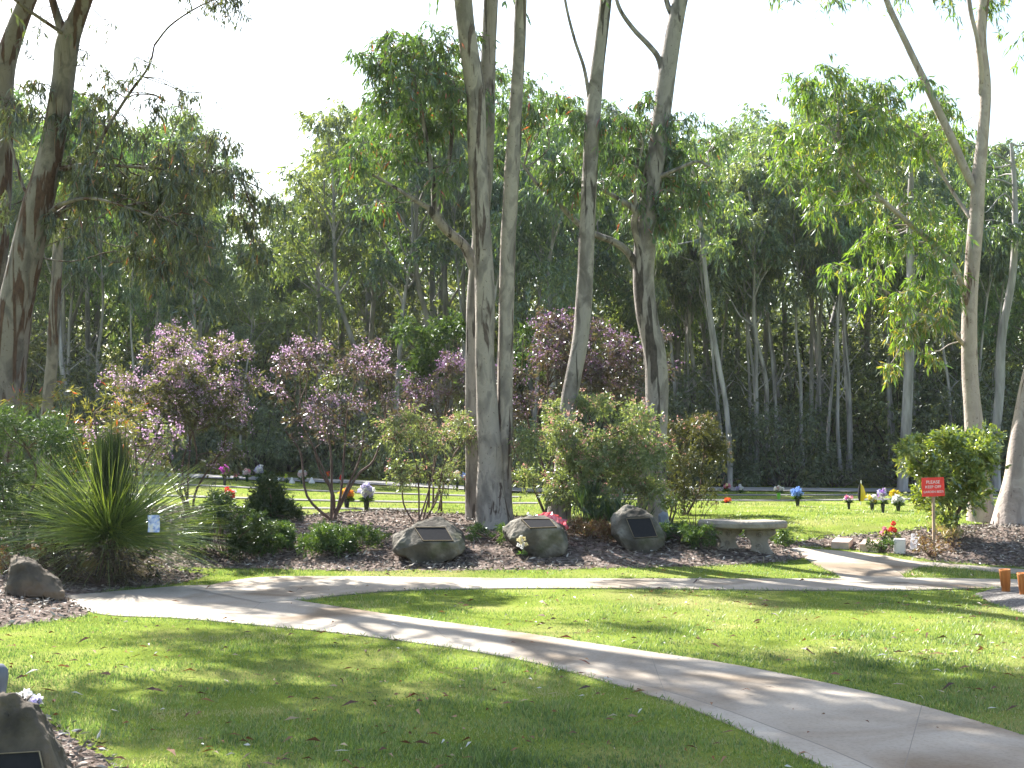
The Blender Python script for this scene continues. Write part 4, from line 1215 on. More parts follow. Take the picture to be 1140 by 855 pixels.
# grass tree
def grass_tree():
    b = G(122, 640)
    t = thing('grass_tree', 'spiky grass tree with a fountain of fine arching leaves beside the path end', 'plant', b)
    k = px_m(b.y)
    T = MB()
    lathe(T, (b.x, b.y, b.z - 0.05), [(0.17, 0), (0.19, 0.15), (0.16, 0.35), (0.08, 0.42)], 12)
    T.build('trunk', M['bark_dark'], t, origin=b)

    def blades(n, z0, el0, el1, L0, L1, w, droop, spread=0.05):
        az = rng.uniform(0, 2 * np.pi, n); el = np.radians(rng.uniform(el0, el1, n))
        D = np.column_stack([np.cos(az) * np.cos(el), np.sin(az) * np.cos(el), np.sin(el)])
        L = rng.uniform(L0, L1, n)
        c = np.array([b.x, b.y, b.z + z0]) + rng.normal(size=(n, 3)) * spread + D * 0.05
        side = unit(np.cross(D, rand_unit(n)))
        segs = 5
        dv = rng.gamma(2.0, 0.5, n)
        rows = []
        for s in range(segs + 1):
            u = s / segs
            p = c + D * (L * u)[:, None] + np.array([0, 0, -1.0]) * (droop * dv * L * u ** 2.2)[:, None]
            ww = (w * (1 - u) ** 0.7 + 0.0008)
            rows += [p + side * ww / 2, p - side * ww / 2]
        V = np.stack(rows, 1).reshape(-1, 3)
        st = (segs + 1) * 2
        base = np.arange(n)[:, None] * st
        Fq = np.concatenate([base + np.array([2 * s, 2 * s + 1, 2 * s + 3, 2 * s + 2]) for s in range(segs)])
        return V, Fq, np.tile(rng.random(n), segs)
    mb = MB()
    for a in [(1150, 0.42, 2, 50, 1.05, 1.42, 0.0075, 0.16), (520, 0.42, -14, 10, 0.9, 1.35, 0.0075, 0.14), (200, 0.42, 45, 75, 1.0, 1.3, 0.008, 0.05)]:
        V, Fq, r = blades(*a)
        mb.add(V, Fq, rnd=r)
    V, Fq, r = blades(260, 0.25, -40, -5, 0.4, 0.8, 0.009, 0.1)
    mb.add(V, Fq, rnd=r, m=1)
    mb.build('leaf_skirt', [M['leaf_grasstree'], M['leaf_straw']], t, origin=b)
    mb = MB()
    V, Fq, r = blades(1500, 0.36, 83, 90, 0.95, 1.30, 0.009, 0.0, 0.075)
    mb.add(V, Fq, rnd=r * 0.4)
    mb.build('leaf_tuft', M['leaf_dark'], t, origin=b)


grass_tree()


# ------------------------------------------------------------------ boulders
def boulder(name, label, sil, Y, depth, mat, plaque=None, seed=0, cat='boulder', front=None, rough=0.03):
    """sil: outline in photo pixels at the boulder's middle depth; plaque: corner pixels tl,tr,br,bl"""
    bx = sum(p[0] for p in sil) / len(sil); by = max(p[1] for p in sil)
    b = P(bx, by, Y); b.z = float(ground(b.x, b.y)[0])
    t = thing(name, label, cat, b)
    pts = [P(x, y, Y) for x, y in sil]
    c = sum(pts, Vector()) / len(pts)
    cloud = []
    for p in pts:
        cloud.append(p)
        q = c + (p - c) * 0.72; q.y = Y + depth * 0.5; cloud.append(q)
        if plaque is None:
            q = c + (p - c) * 0.70; q.y = Y - depth * 0.45 + 0.25 * (p.z - c.z); cloud.append(q)
    pq = None
    if plaque:
        zs = [p[1] for p in plaque]
        ymax, ymin = max(zs), min(zs)
        corner = []
        for x, y in plaque:
            f = (y - ymin) / (ymax - ymin + 1e-6)
            corner.append(P(x, y, Y - depth * (0.25 + 0.20 * f)))
        pq = corner
        cc = sum(corner, Vector()) / 4
        for p in corner:
            cloud.append(cc + (p - cc) * 1.22)
        low = [p for p in pts if p.z < c.z]
        for p in low:
            q = c + (p - c) * 0.85; q.y = Y - depth * 0.42; q.z = p.z; cloud.append(q)
    bm = bmesh.new()
    vs_ = [bm.verts.new(p) for p in cloud]
    r = bmesh.ops.convex_hull(bm, input=vs_)
    bmesh.ops.delete(bm, geom=[v for v in bm.verts if not v.link_faces], context='VERTS')
    bmesh.ops.bevel(bm, geom=bm.edges[:], offset=0.035, segments=2, profile=0.6, affect='EDGES', clamp_overlap=True)
    bmesh.ops.triangulate(bm, faces=bm.faces)
    size = max((p - c).length for p in pts)
    for _ in range(6):
        long = [e for e in bm.edges if e.calc_length() > size * 0.06]
        if not long:
            break
        bmesh.ops.subdivide_edges(bm, edges=long, cuts=1)
        bmesh.ops.triangulate(bm, faces=bm.faces)
    bmesh.ops.recalc_face_normals(bm, faces=bm.faces)
    for _ in range(4):
        bmesh.ops.smooth_vert(bm, verts=bm.verts[:], factor=0.5, use_axis_x=True, use_axis_y=True, use_axis_z=True)
    bm.normal_update()
    for v in bm.verts:
        n = mnoise.fractal(v.co * 3.2 + Vector((seed * 7.1, 0, 0)), 0.75, 2.1, 6)
        k = rough
        if pq:
            cc = sum(pq, Vector()) / 4
            rad = max((p - cc).length for p in pq) * 1.08
            k = rough * min(1, max(0.08, ((v.co - cc).length - rad * .75) / (rad * .5)))
        v.co += v.normal * n * k * 1.6 * (size / 0.5)
    mb = MB(); add_bm(mb, bm, smooth=True)
    mb.build('rock', mat, t, origin=b)
    if pq:
        tl, tr, br, bl = pq
        n = (tr - tl).cross(bl - tl).normalized()
        if n.y > 0:
            n = -n
        cc = (tl + tr + br + bl) / 4

        def slab(corners, t0, t1):
            V = [p + n * t0 for p in corners] + [p + n * t1 for p in corners]
            return V, [[0, 1, 2, 3], [4, 5, 6, 7], [0, 1, 5, 4], [1, 2, 6, 5], [2, 3, 7, 6], [3, 0, 4, 7]]
        mb = MB(); V, Fq = slab(pq, -0.05, 0.016); mb.add(V, Fq)
        pl = mb.build('plaque', M['plaque'], t, origin=b)
        mb = MB()
        inn = [cc + (p - cc) * 0.968 for p in pq]
        for i in range(4):
            jn = (i + 1) % 4
            V, Fq = slab([pq[i], pq[jn], inn[jn], inn[i]], -0.01, 0.023)
            mb.add(V, Fq)
        # raised lines of lettering, too small to read, as ribs
        mb.build('plaque_rim', M['brass'], pl, origin=b)
    return t, b


Y1 = G(478, 625).y
boulder('boulder', 'broad dark boulder with a slanted plaque, leftmost in the row behind the path', [(437, 600), (442, 592), (462, 584), (480, 577), (490, 576), (505, 583), (518, 590), (522, 600), (519, 612), (505, 620), (486, 626), (465, 625), (447, 616), (438, 610)],
        Y1 + .3, 0.95, M['stone'], plaque=[(461, 588), (496, 588), (505, 603), (471, 603)], seed=1)
Y2 = G(600, 619).y
b2t, b2 = boulder('boulder', 'boulder topped with red cellophane, second in the row', [(560, 588), (568, 580), (585, 574), (605, 575), (622, 582), (631, 590), (634, 605), (630, 614), (612, 618), (590, 617), (573, 607), (563, 598)],
                  Y2 + .3, 0.9, M['stone'], plaque=[(580, 579), (612, 579), (620, 588), (590, 589)], seed=2)
Y3 = G(708, 613).y
boulder('boulder', 'upright boulder with a square edged dark plaque beside the stone bench', [(679, 578), (684, 570), (696, 562), (702, 561), (716, 567), (727, 573), (736, 583), (742, 595), (740, 606), (728, 612), (708, 614), (690, 606), (680, 594)],
        Y3 + .3, 0.8, M['stone'], plaque=[(697, 578), (724, 577), (732, 598), (706, 600)], seed=3)
boulder('boulder', 'small blue grey stone tucked behind the upright plaque boulder', [(733, 573), (738, 569), (744, 572), (746, 585), (744, 592), (736, 592), (733, 584)], Y3 + .9, 0.2, M['stone_blue'], seed=4, rough=0.015)
Y4 = G(40, 668).y
boulder('boulder', 'small pointed boulder in the mulch at the left edge of the path', [(8, 640), (10, 620), (18, 615), (30, 620), (42, 630), (58, 645), (70, 660), (68, 668), (45, 669), (20, 667), (8, 660)], Y4 + .2, 0.42, M['stone_warm'], seed=5, rough=0.035)
Y5 = 5.75
boulder('boulder', 'large brownish boulder with a plaque in the bottom left corner', [(-60, 800), (-30, 776), (0, 769), (22, 772), (36, 788), (48, 812), (60, 838), (72, 864), (80, 900), (70, 930), (0, 940), (-60, 920)],
        Y5, 0.5, M['stone_warm'], plaque=[(-40, 842), (46, 837), (58, 890), (-40, 898)], seed=6, rough=0.03)
mb = MB(); b = P(-4, 778, Y5 + .25)
lathe(mb, b, [(0.035, -0.05), (0.045, 0.05), (0.052, 0.10), (0.05, 0.135), (0.03, 0.16), (0.0, 0.165)], 16)
tag(mb.build('grey_urn', M['grey_plastic'], origin=b), 'dark grey rounded urn at the left edge behind the bottom corner boulder', 'urn')


# ------------------------------------------------------------------ flowers
def bloom_mb(mb, c, r, n=22, m=0):
    """a round flower head of many petals"""
    c = np.asarray(c, float)
    d = rand_unit(n)
    leaves(mb, c + d * r * 0.25, unit(d + rng.normal(size=(n, 3)) * .25), r * rng.uniform(0.6, 0.95, n), r * 0.62, m=m, bend=0.05)


def flowers(label, x, ybase, ytop, wpx, cols, vase='black_plastic', vase_h=0.45, vase_w=0.34, name='flower_vase', cat='flowers', green=True, group='flower vases on the cemetery lawn', Y=None, n=None):
    b = G(x, ybase)
    if Y:
        b = P(x, ybase, Y)
    k = px_m(b.y)
    H = (ybase - ytop) / k
    if b.y > 29.6:          # keep to the lawn side of the road
        b = P(x, ybase, 29.6); b.z = float(ground(b.x, b.y)[0]); k = px_m(b.y); H = max(0.2, P(x, ytop, b.y).z - b.z)
    W = wpx / k
    t = thing(name, label, cat, b, group)
    vh = H * vase_h if vase else 0.0
    if vase:
        mb = MB()
        w = W * vase_w / 2
        lathe(mb, b, [(w * .45, -0.02), (w * .55, 0.0), (w * .8, vh * .7), (w, vh), (w * .8, vh), (w * .7, vh * .6)], 12)
        mb.build('vase', M[vase], t, origin=b)
    top = b.z + H
    cz = (b.z + vh + top) / 2
    rz = max(0.03, (top - b.z - vh) / 2); rx = W / 2
    if green:
        mb = MB()
        n0 = 40
        d = rand_unit(n0); d[:, 2] = np.abs(d[:, 2]) * .6 - .1; d = unit(d)
        leaves(mb, np.array([b.x, b.y, b.z + vh * .95]) + d * 0.01, d, np.full(n0, rx * 1.0), rx * 0.35)
        mb.build('greenery', M['leaf_ground'], t, origin=b)
    n = n or max(8, int(W * H * 260))
    by = {c: MB() for c in cols}
    for q in range(n):
        d = rand_unit(1)[0]
        rr_ = rng.random() ** 0.4
        p = (b.x + d[0] * rx * .8 * rr_, b.y + d[1] * rx * .8 * rr_, cz + d[2] * rz * .75 * rr_)
        cidx = cols[int(rng.integers(len(cols)))]
        bloom_mb(by[cidx], p, max(0.028, min(0.06, rx * 0.42)))
    for c, mb in by.items():
        if mb.n:
            mb.build('bloom', petal(c, PC[c]), t, origin=b)
    return t, b


FL = [('magenta pom pom bouquet in a dark vase, tallest of the left rear flowers', 250, 541, 517, 12, ['magenta'], 'black_plastic', .5),
      ('small coral pink posy right of the magenta bouquet', 263, 534, 525, 7, ['pink', 'red'], 'black_plastic', .3),
      ('low red and white bunch behind the green mound', 255, 556, 542, 16, ['red', 'red', 'white'], None, 0),
      ('pale pink posy just above the conifer bush tip', 275, 535, 521, 10, ['palepink', 'pink', 'white'], 'green_plastic', .4),
      ('silvery white posy behind the conifer bush tip', 289, 534, 516, 12, ['white', 'lavender'], 'green_plastic', .35),
      ('small yellow green posy right of the conifer bush', 319, 537, 527, 6, ['lime', 'yellow'], 'green_plastic', .3),
      ('faded pink bouquet left of the purple shrub stems', 336, 538, 522, 11, ['palepink', 'white'], 'green_plastic', .35),
      ('red posy in a teal vase behind the purple shrub stems', 365, 541, 524, 5, ['red', 'orange'], 'teal_plastic', .55),
      ('slim red posy right of the teal vase', 379, 540, 528, 4, ['red'], 'black_plastic', .3),
      ('yellow and orange bouquet behind the purple shrub stems', 386, 566, 543, 19, ['yellow', 'orange', 'red'], 'black_plastic', .45),
      ('white and lavender bouquet right of the purple shrub stems', 408, 568, 537, 20, ['lavender', 'white', 'lavender'], 'black_plastic', .40),
      ('slim black vase with a white top left of the twin trunk', 499, 546, 533, 4, ['white'], 'black_plastic', .75),
      ('small dark empty looking vase with pale sprig near the slim shrub', 490, 542, 533, 4, ['white'], 'black_plastic', .75),
      ('cream bouquet in a dark vase just left of the twin trunk', 509, 542, 523, 9, ['white', 'cream'], 'black_plastic', .5),
      ('blue, red and white bouquet touching the edge of the twin trunk', 518, 544, 525, 10, ['blue', 'white', 'red'], 'black_plastic', .5),
      ('white bouquet in a dark vase right of the boulder tree', 764, 557, 542, 14, ['white'], 'black_plastic', .55),
      ('coral and cream bouquet at the road behind the bench', 809, 549, 536, 10, ['pink', 'cream', 'red'], 'black_plastic', .25),
      ('low red bunch lying on the lawn beyond the bench', 808, 560, 553, 12, ['red', 'orange'], None, 0),
      ('round white and lavender ball of flowers at the road', 824, 549, 539, 10, ['white', 'lavender'], 'green_plastic', .15),
      ('white bouquet in a lime green wrap', 867, 557, 541, 12, ['white', 'palepink'], 'lime_plastic', .6),
      ('blue and white bouquet in a dark vase right of the lime one', 888, 564, 542, 15, ['blue', 'white', 'blue'], 'black_plastic', .45),
      ('pink and purple bouquet left of the furled flag', 945, 567, 550, 11, ['pink', 'magenta', 'white'], 'black_plastic', .5),
      ('cream yellow bouquet right of the furled flag', 971, 568, 548, 14, ['cream', 'yellow', 'white'], 'black_plastic', .4),
      ('tall purple and white bouquet in a dark vase near the green bush', 983, 571, 542, 13, ['purple', 'lavender', 'white'], 'black_plastic', .4),
      ('bright yellow bouquet touching the green bush', 996, 562, 542, 12, ['yellow'], 'green_plastic', .25),
      ('white bouquet in a dark vase touching the green bush', 1000, 569, 551, 16, ['white'], 'black_plastic', .42),
      ('red and white bouquet seen between the two right trunks', 1118, 566, 544, 10, ['red', 'white', 'pink'], 'black_plastic', .3)]
for lab, x, yb, yt, w, cols, vz, vh in FL:
    flowers(lab, x, yb, yt, w, cols, vz, vh, vase_w=0.42)
flowers('white posy propped against the front of the red wrapped boulder', 581, 617, 594, 13, ['white', 'white', 'cream'], None, 0, name='flower_posy', group=None, Y=Y2 - .22, n=14)
flowers('tiny green and white posy on top of the red wrapped boulder', 589, 577, 570, 8, ['white'], None, 0, name='flower_posy', group=None, Y=Y2 + .32, n=4)
flowers('white flowers with green leaves resting on the bottom corner boulder', 30, 790, 766, 36, ['white', 'white', 'lavender'], None, 0, name='flower_posy', group=None, Y=Y5 + .22, n=8)
# red roses in two dark pots
for lab, x, yb in [('red roses in the right of two dark pots among the blocks', 995, 607), ('pink and red roses in the left of two dark pots', 985, 606)]:
    b = G(x, yb)
    t = thing('rose_pot', lab, 'potted flowers', b, 'rose pots by the path')
    k = px_m(b.y)
    mb = MB(); lathe(mb, b, [(2.4 / k, -.02), (2.6 / k, 0), (3.2 / k, 7 / k), (3.4 / k, 8 / k), (2.6 / k, 8 / k), (2.4 / k, 5 / k)], 12)
    mb.build('pot', M['black_plastic'], t, origin=b)
    mb, st = MB(), MB()
    for dx, dy in ([(0, 24), (1, 17), (-3, 18)] if x > 990 else [(0, 17), (-3, 12), (3, 14)]):
        e = np.array([b.x + dx / k, b.y + random.uniform(-.03, .03), b.z + dy / k])
        limb(st, (b.x, b.y, b.z + 6 / k), e, .004, .003, sides=4)
        mb = MB(); bloom_mb(mb, e, 0.042, 40)
        mb.build('bloom', petal('red', PC['red']) if x > 990 or dx > 2 else petal('pink', PC['pink']), t, origin=b)
    st.build('stem', M['leaf_ground'], t, origin=b)
    mb = MB(); d = rand_unit(24); d[:, 2] = np.abs(d[:, 2])
    leaves(mb, np.array([b.x, b.y, b.z + 8 / k]) + d * .04, d, np.full(24, .08), .035)
    mb.build('greenery', M['leaf_bright'], t, origin=b)

# furled flag on the lawn
b = G(958, 562); k = px_m(b.y)
t = thing('furled_flag', 'furled yellow and dark flag on a pole standing on the cemetery lawn', 'flag', b)
mb = MB(); tube(mb, [(b.x, b.y, b.z - .05), (b.x + 1 / k, b.y, b.z + 27 / k)], [.012, .010], sides=8); mb.build('pole', M['white_paint'], t, origin=b)
for nm, mt, dx, r in [('cloth', petal('yellow', PC['yellow']), 2.2, 3.2), ('cloth', M['plaque'], -0.5, 2.6)]:
    mb = MB(); V = []
    for z, w in [(4, .5), (8, 1.0), (14, .9), (20, .6), (24, .15)]:
        for a in range(10):
            th = a / 10 * 6.283
            rr_ = r * w * (1 + .25 * math.sin(3 * th + z)) / k
            V.append((b.x + (dx * w) / k + rr_ * math.cos(th), b.y + rr_ * .8 * math.sin(th), b.z + z / k))
    mb.add(V, [[i * 10 + a, i * 10 + (a + 1) % 10, (i + 1) * 10 + (a + 1) % 10, (i + 1) * 10 + a] for i in range(4) for a in range(10)], smooth=True)
    mb.build(nm, mt, t, origin=b)

# small white ornaments on the rear strip
for x, y, lab in [(325, 538, 'small white ornament on the rear concrete strip, left one'), (347, 538, 'small white ornament left of the purple shrub stems on the rear strip'), (309, 536, 'tiny white ornament right of the conifer tip')]:
    b = G(x, y); k = px_m(b.y)
    mb = MB(); lathe(mb, b, [(3.2 / k, -.02), (3.4 / k, 1.5 / k), (2.2 / k, 3 / k), (1.2 / k, 4.5 / k), (1.5 / k, 5.5 / k), (0.2 / k, 6.6 / k)], 10)
    tag(mb.build('grave_ornament', M['ornament'], origin=b), lab, 'ornament', 'white ornaments on the rear strip')

# red cellophane crumpled on the boulder
b = P(612, 582, Y2 + .45)
k = px_m(b.y)
mb = MB()
sil = [(594, 574), (604, 570), (616, 570), (624, 574), (632, 580), (630, 584), (618, 583), (604, 579)]
NXc, NYc = 15, 9
V = []
for jy in range(NYc):
    for ix in range(NXc):
        u = ix / (NXc - 1); v = jy / (NYc - 1)
        xx = 593 + 39 * u
        topz = np.interp(xx, [593, 604, 611, 621, 632], [575, 570.5, 569.5, 573, 580])
        q = P(xx, topz + 8 * (v if v < .5 else 1 - v) * 0 + (abs(v - .5) * 2) ** 1.2 * 9, Y2 + .28 + .42 * v)
        q += Vector(rand_unit(1)[0]) * .022
        V.append(q)
Fq = [[j * NXc + i, j * NXc + i + 1, (j + 1) * NXc + i + 1, (j + 1) * NXc + i] for j in range(NYc - 1) for i in range(NXc - 1)]
mb.add(V, Fq, rnd=rng.random(len(Fq)))
tag(mb.build('cellophane_wrap', M['cellophane'], origin=b), 'crumpled red cellophane wrap draped over the back of the second boulder', 'wrapping')


# ------------------------------------------------------------------ stone bench, curved slab on two scroll legs
def bench():
    bl = G(815, 616); Yb = bl.y
    g0 = P(826, 610, Yb + .15); g0.z = float(ground(g0.x, g0.y)[0])
    t = thing('stone_bench', 'curved cast stone bench on two scrolled legs at the end of the mulch bed', 'bench', g0)
    k = px_m(Yb)
    ztop = P(826, 580, Yb).z
    mb = MB()
    # curved seat: arc in plan
    path_c = [(P(789, 0, Yb + .38).x, Yb + .42), (P(803, 0, Yb).x, Yb + .20), (P(824, 0, Yb).x, Yb + .06), (P(843, 0, Yb).x, Yb + .08), (P(861, 0, Yb).x, Yb + .24)]
    C = catmull(path_c, 6)
    tg = np.gradient(C, axis=0); tg /= np.linalg.norm(tg, axis=1)[:, None]
    nr = np.column_stack([-tg[:, 1], tg[:, 0]])
    prof = [(-.19, -.10), (-.215, -.08), (-.22, -.035), (-.205, -.012), (-.19, 0), (.19, 0), (.205, -.012), (.22, -.035), (.215, -.08), (.19, -.10)]
    m = len(prof); V = []
    for c, n in zip(C, nr):
        for o, z in prof:
            V.append((c[0] + n[0] * o, c[1] + n[1] * o, ztop + z))
    Fq = [[i * m + j, i * m + (j + 1) % m, (i + 1) * m + (j + 1) % m, (i + 1) * m + j] for i in range(len(C) - 1) for j in range(m)]
    mb.add(V, Fq)
    mb.add(V[:m], [list(range(m))]); mb.add(V[-m:], [list(range(m))])
    mb.build('seat', M['bench'], t, origin=g0)
    # legs: S-scroll outline, extruded
    for lx, dy, ang in [(809, .26, 0.25), (846, .16, -0.22)]:
        p = P(lx, 610, Yb + dy)
        zb = float(ground(p.x, p.y)[0]) - 0.06
        Hh = ztop - .099 - zb
        out = [(-.185, 0), (-.19, .05), (-.155, .10), (-.115, .22), (-.10, .40), (-.12, .58), (-.165, .70), (-.185, .80), (-.18, .90), (-.14, 1.0),
               (.14, 1.0), (.185, .93), (.195, .84), (.17, .76), (.12, .68), (.095, .55), (.105, .38), (.135, .22), (.175, .10), (.20, .05), (.195, 0)]
        th = .065
        mbl = MB(); V = []
        ca, sa = math.cos(ang), math.sin(ang)
        for s, sc in ((-th, .93), (-th + .015, 1.0), (th - .015, 1.0), (th, .93)):
            for u, z in out:
                uu = u * sc * 1.32
                # leg's broad side runs across the seat; the thin side faces along it
                V.append((p.x + uu * (.82 * ca) - s * (sa + .0), p.y + uu * sa + s * ca, zb + z * Hh))
        n = len(out)
        Fq = [[r * n + j, r * n + (j + 1) % n, (r + 1) * n + (j + 1) % n, (r + 1) * n + j] for r in range(3) for j in range(n)]
        mbl.add(V, Fq)
        mbl.add(V[:n], [list(range(n))[::-1]]); mbl.add(V[-n:], [list(range(n))])
        # carved relief: raised scroll and leaf ribs on the face
        for sgn in (-1, 1):
            for cu, cz, r0 in ((.0, .78, .055), (-.02, .35, .045)):
                pts = []
                for q in range(26):
                    a = q * .42; rr_ = r0 * (1 - q / 30)
                    u = cu + rr_ * math.cos(a); z = cz * Hh + rr_ * math.sin(a)
                    s = sgn * (th + .004)
                    pts.append((p.x + u * .82 * ca - s * sa, p.y + u * sa + s * ca, zb + z))
                tube(mbl, pts, [.010] * 26, sides=5)
        # rolled volutes at the top corners
        for u, z, r in ((-.16, .86, .045), (.165, .87, .045)):
            a = [(p.x + u * .82 * ca - s * sa, p.y + u * sa + s * ca, zb + z * Hh) for s in (-th - .012, th + .012)]
            tube(mbl, a, [r, r], sides=14); mbl.add([a[0], a[0], a[0]], [[0, 1, 2]])
        mbl.build('leg', M['bench'], t, origin=g0)


bench()

# red notice on a stake
b = G(1040, 618); k = px_m(b.y)
t = thing('garden_sign', 'red notice board on a timber stake before the bright green bush', 'sign', b)
mb = MB(); box(mb, (b.x, b.y, b.z + 0.5 * 83 / k - .1), (.035, .03, 83 / k + .2), bev=.003); mb.build('stake', M['timber'], t, origin=b)
zc = P(1038, 542, b.y).z; xc = P(1038, 542, b.y).x
mb = MB(); box(mb, (0, 0, 0), (25 / k, .012, 21 / k), bev=.003)
bd = mb.build('board', M['red_sign'], t)
bd.location = (xc - b.x, -.026, zc - b.z); bd.rotation_euler = (0, -0.035, 0)


def text(name, s, size, loc, parent, mat):
    cu = bpy.data.curves.new('lettering', 'FONT')
    cu.body = s; cu.size = size; cu.align_x = 'CENTER'; cu.align_y = 'CENTER'; cu.extrude = 0.0015
    o = bpy.data.objects.new('tmp', cu); COL.objects.link(o)
    bpy.context.view_layer.update()
    me = bpy.data.meshes.new_from_object(o.evaluated_get(bpy.context.evaluated_depsgraph_get()))
    bpy.data.objects.remove(o)
    me.materials.clear(); me.materials.append(mat)
    q = bpy.data.objects.new(name, me); COL.objects.link(q)
    q.parent = parent; q.location = loc; q.rotation_euler = (math.pi / 2, 0, 0)
    return q


for s, dz, sz in [('PLEASE', .062, .058), ('KEEP OFF', 0.0, .050), ('GARDEN BEDS', -.064, .040)]:
    text('lettering', s, sz, (0, -.0075, dz), bd, M['white_paint'])

# stone blocks by the path
for x, y, lab, s, mt in [(941, 611, 'pinkish sandstone block lying by the path, left one', (.24, .34, .12), 'sandstone'), (973, 614, 'pinkish sandstone block beside the rose pots, right one', (.24, .36, .13), 'sandstone')]:
    b = G(x, y); mb = MB(); box(mb, (b.x, b.y + .15, b.z + s[2] / 2 - .02), s, rz=-.45, rx=.10, bev=.01)
    tag(mb.build('stone_block', M[mt], origin=b), lab, 'block', 'sandstone blocks by the path')
b = G(1003, 616); mb = MB(); box(mb, (b.x, b.y + .05, b.z + .09), (.15, .12, .20), rz=-.35, bev=.012); 
tag(mb.build('marker_stone', M['white_stone'], origin=b), 'small white marker stone at the path edge near the red sign', 'stone')
b = G(1019, 612); mb = MB(); box(mb, (b.x, b.y + .05, b.z + .10), (.09, .02, .24), rz=-.5, rx=-.55, bev=.004)
tag(mb.build('memorial_plate', M['white_stone'], origin=b), 'narrow tilted grey memorial plate in the bronze shrub', 'plaque')

# rusty tapered vases on gravel at the right edge
for x, y, lab in [(1120, 658, 'rusty orange tapered post standing on gravel at the right edge, whole one'), (1140, 662, 'rusty orange tapered post cut by the right edge of the picture')]:
    b = G(x, y); k = px_m(b.y)
    mb = MB(); lathe(mb, b, [(4.4 / k, -.03), (4.5 / k, 0), (4.6 / k, 5 / k), (4.9 / k, 5.2 / k), (6.0 / k, 22 / k), (6.2 / k, 24 / k), (5.0 / k, 24 / k), (4.6 / k, 16 / k), (0.01, 16 / k)], 18)
    po = mb.build('tapered_post', M['rust'], origin=b)
    po.rotation_euler = (0.03, -0.06, 0)
    tag(po, lab, 'post', 'rusty posts on the gravel')

# pale blue card in the grass tree
b = P(171, 583, 13.55); k = px_m(b.y)
mb = MB(); V = []
for j in range(5):
    for i in range(4):
        V.append((b.x + (i / 3 - .5) * 13 / k, b.y + .015 * math.sin(i * 2.1 + j), b.z + (j / 4 - .5) * 19 / k))
Vb = [(x, y + .004, z) for x, y, z in V]
Fq = [[j * 4 + i, j * 4 + i + 1, (j + 1) * 4 + i + 1, (j + 1) * 4 + i] for j in range(4) for i in range(3)]
mb.add(V, Fq); mb.add(Vb, [f[::-1] for f in Fq])
tag(mb.build('memorial_card', M['card'], origin=b), 'pale blue and white card caught in the grass tree leaves', 'card')


# ------------------------------------------------------------------ grass, mulch chips, fallen leaves
RES = 0.02
GX0, GY0, GW, GH = -16.0, 3.0, 1600, 1500


def mask_of(polys):
    """which 2 cm cells of the ground lie inside any of the polygons"""
    Mk = np.zeros((GH, GW), bool)
    for p in polys:
        Q = np.array(p); Q2 = np.roll(Q, -1, axis=0)
        for r in range(max(0, int((Q[:, 1].min() - GY0) / RES)), min(GH, int((Q[:, 1].max() - GY0) / RES) + 1)):
            yy = GY0 + (r + .5) * RES
            c = (Q[:, 1] > yy) != (Q2[:, 1] > yy)
            if not c.any():
                continue
            xc = np.sort((Q2[c, 0] - Q[c, 0]) * (yy - Q[c, 1]) / (Q2[c, 1] - Q[c, 1]) + Q[c, 0])
            for a, b in zip(xc[::2], xc[1::2]):
                i0 = max(0, int(round((a - GX0) / RES))); i1 = min(GW, int(round((b - GX0) / RES)))
                if i1 > i0:
                    Mk[r, i0:i1] = True
    return Mk


M_BEDS = mask_of([b[0] for b in BEDS]); M_PATHS = mask_of(PATHS); M_BEAMS = mask_of(BEAM_RECT)


def free_of(x, y, mask):
    i = np.clip(((x - GX0) / RES).astype(int), 0, GW - 1); j = np.clip(((y - GY0) / RES).astype(int), 0, GH - 1)
    return ~mask[j, i]


def blades(n, ymin, ymax, hmin, hmax, w, pw):
    u = rng.random(n)
    y = (ymin ** (1 - pw) + u * (ymax ** (1 - pw) - ymin ** (1 - pw))) ** (1 / (1 - pw))
    x = rng.uniform(-1, 1, n) * (0.43 * y + 1.2)
    # thin, tufty patches
    tuft = 0.5 + 0.5 * np.sin(x * 2.3 + 1.7 * np.sin(y * 1.9)) * np.sin(y * 2.7 + 1.3 * np.sin(x * 1.6))
    k = rng.random(n) < 0.55 + 0.45 * tuft
    x, y, tuft = x[k], y[k], tuft[k]
    k = free_of(x, y, M_BEDS) & free_of(x, y, M_PATHS) & free_of(x, y, M_BEAMS)
    x, y, tuft = x[k], y[k], tuft[k]
    n = len(x)
    z = terrain(x, y) - 0.003
    hgt = rng.uniform(hmin, hmax, n) * (0.55 + 0.7 * tuft) * (0.8 + 0.3 * np.sin(x * 5.1 + y * 3.3) * np.sin(y * 6.1 - x * 2.7))
    az = rng.uniform(0, 2 * np.pi, n)
    lean = rng.uniform(0.2, 1.1, n)
    s = np.column_stack([np.cos(az), np.sin(az), np.zeros(n)])
    f = np.column_stack([-np.sin(az), np.cos(az), np.zeros(n)])
    b = np.column_stack([x, y, z])
    wv = (w * rng.uniform(.7, 1.4, n))[:, None]
    tip = b + f * (hgt * lean)[:, None] + np.array([0, 0, 1.0]) * hgt[:, None]
    V = np.stack([b - s * wv / 2, b + s * wv / 2, tip], 1).reshape(-1, 3)
    pat = np.sin(x * .9 + 2 + 1.3 * np.sin(y * .7)) * np.sin(y * .8 + np.sin(x * 1.1)) + 0.7 * np.sin(x * 2.9 + y * 1.7) * np.sin(y * 3.3 - x * 1.2) + 0.5 * np.sin(x * 7.1 - y * 4.3) * np.sin(y * 8.3 + x * 3)
    r = np.clip(rng.normal(0.42, 0.27, n) + 0.2 * pat + 0.35 * (pat > 1.15) + 0.6 * (rng.random(n) < 0.07), 0, 1)
    return V, np.arange(n * 3).reshape(n, 3), r


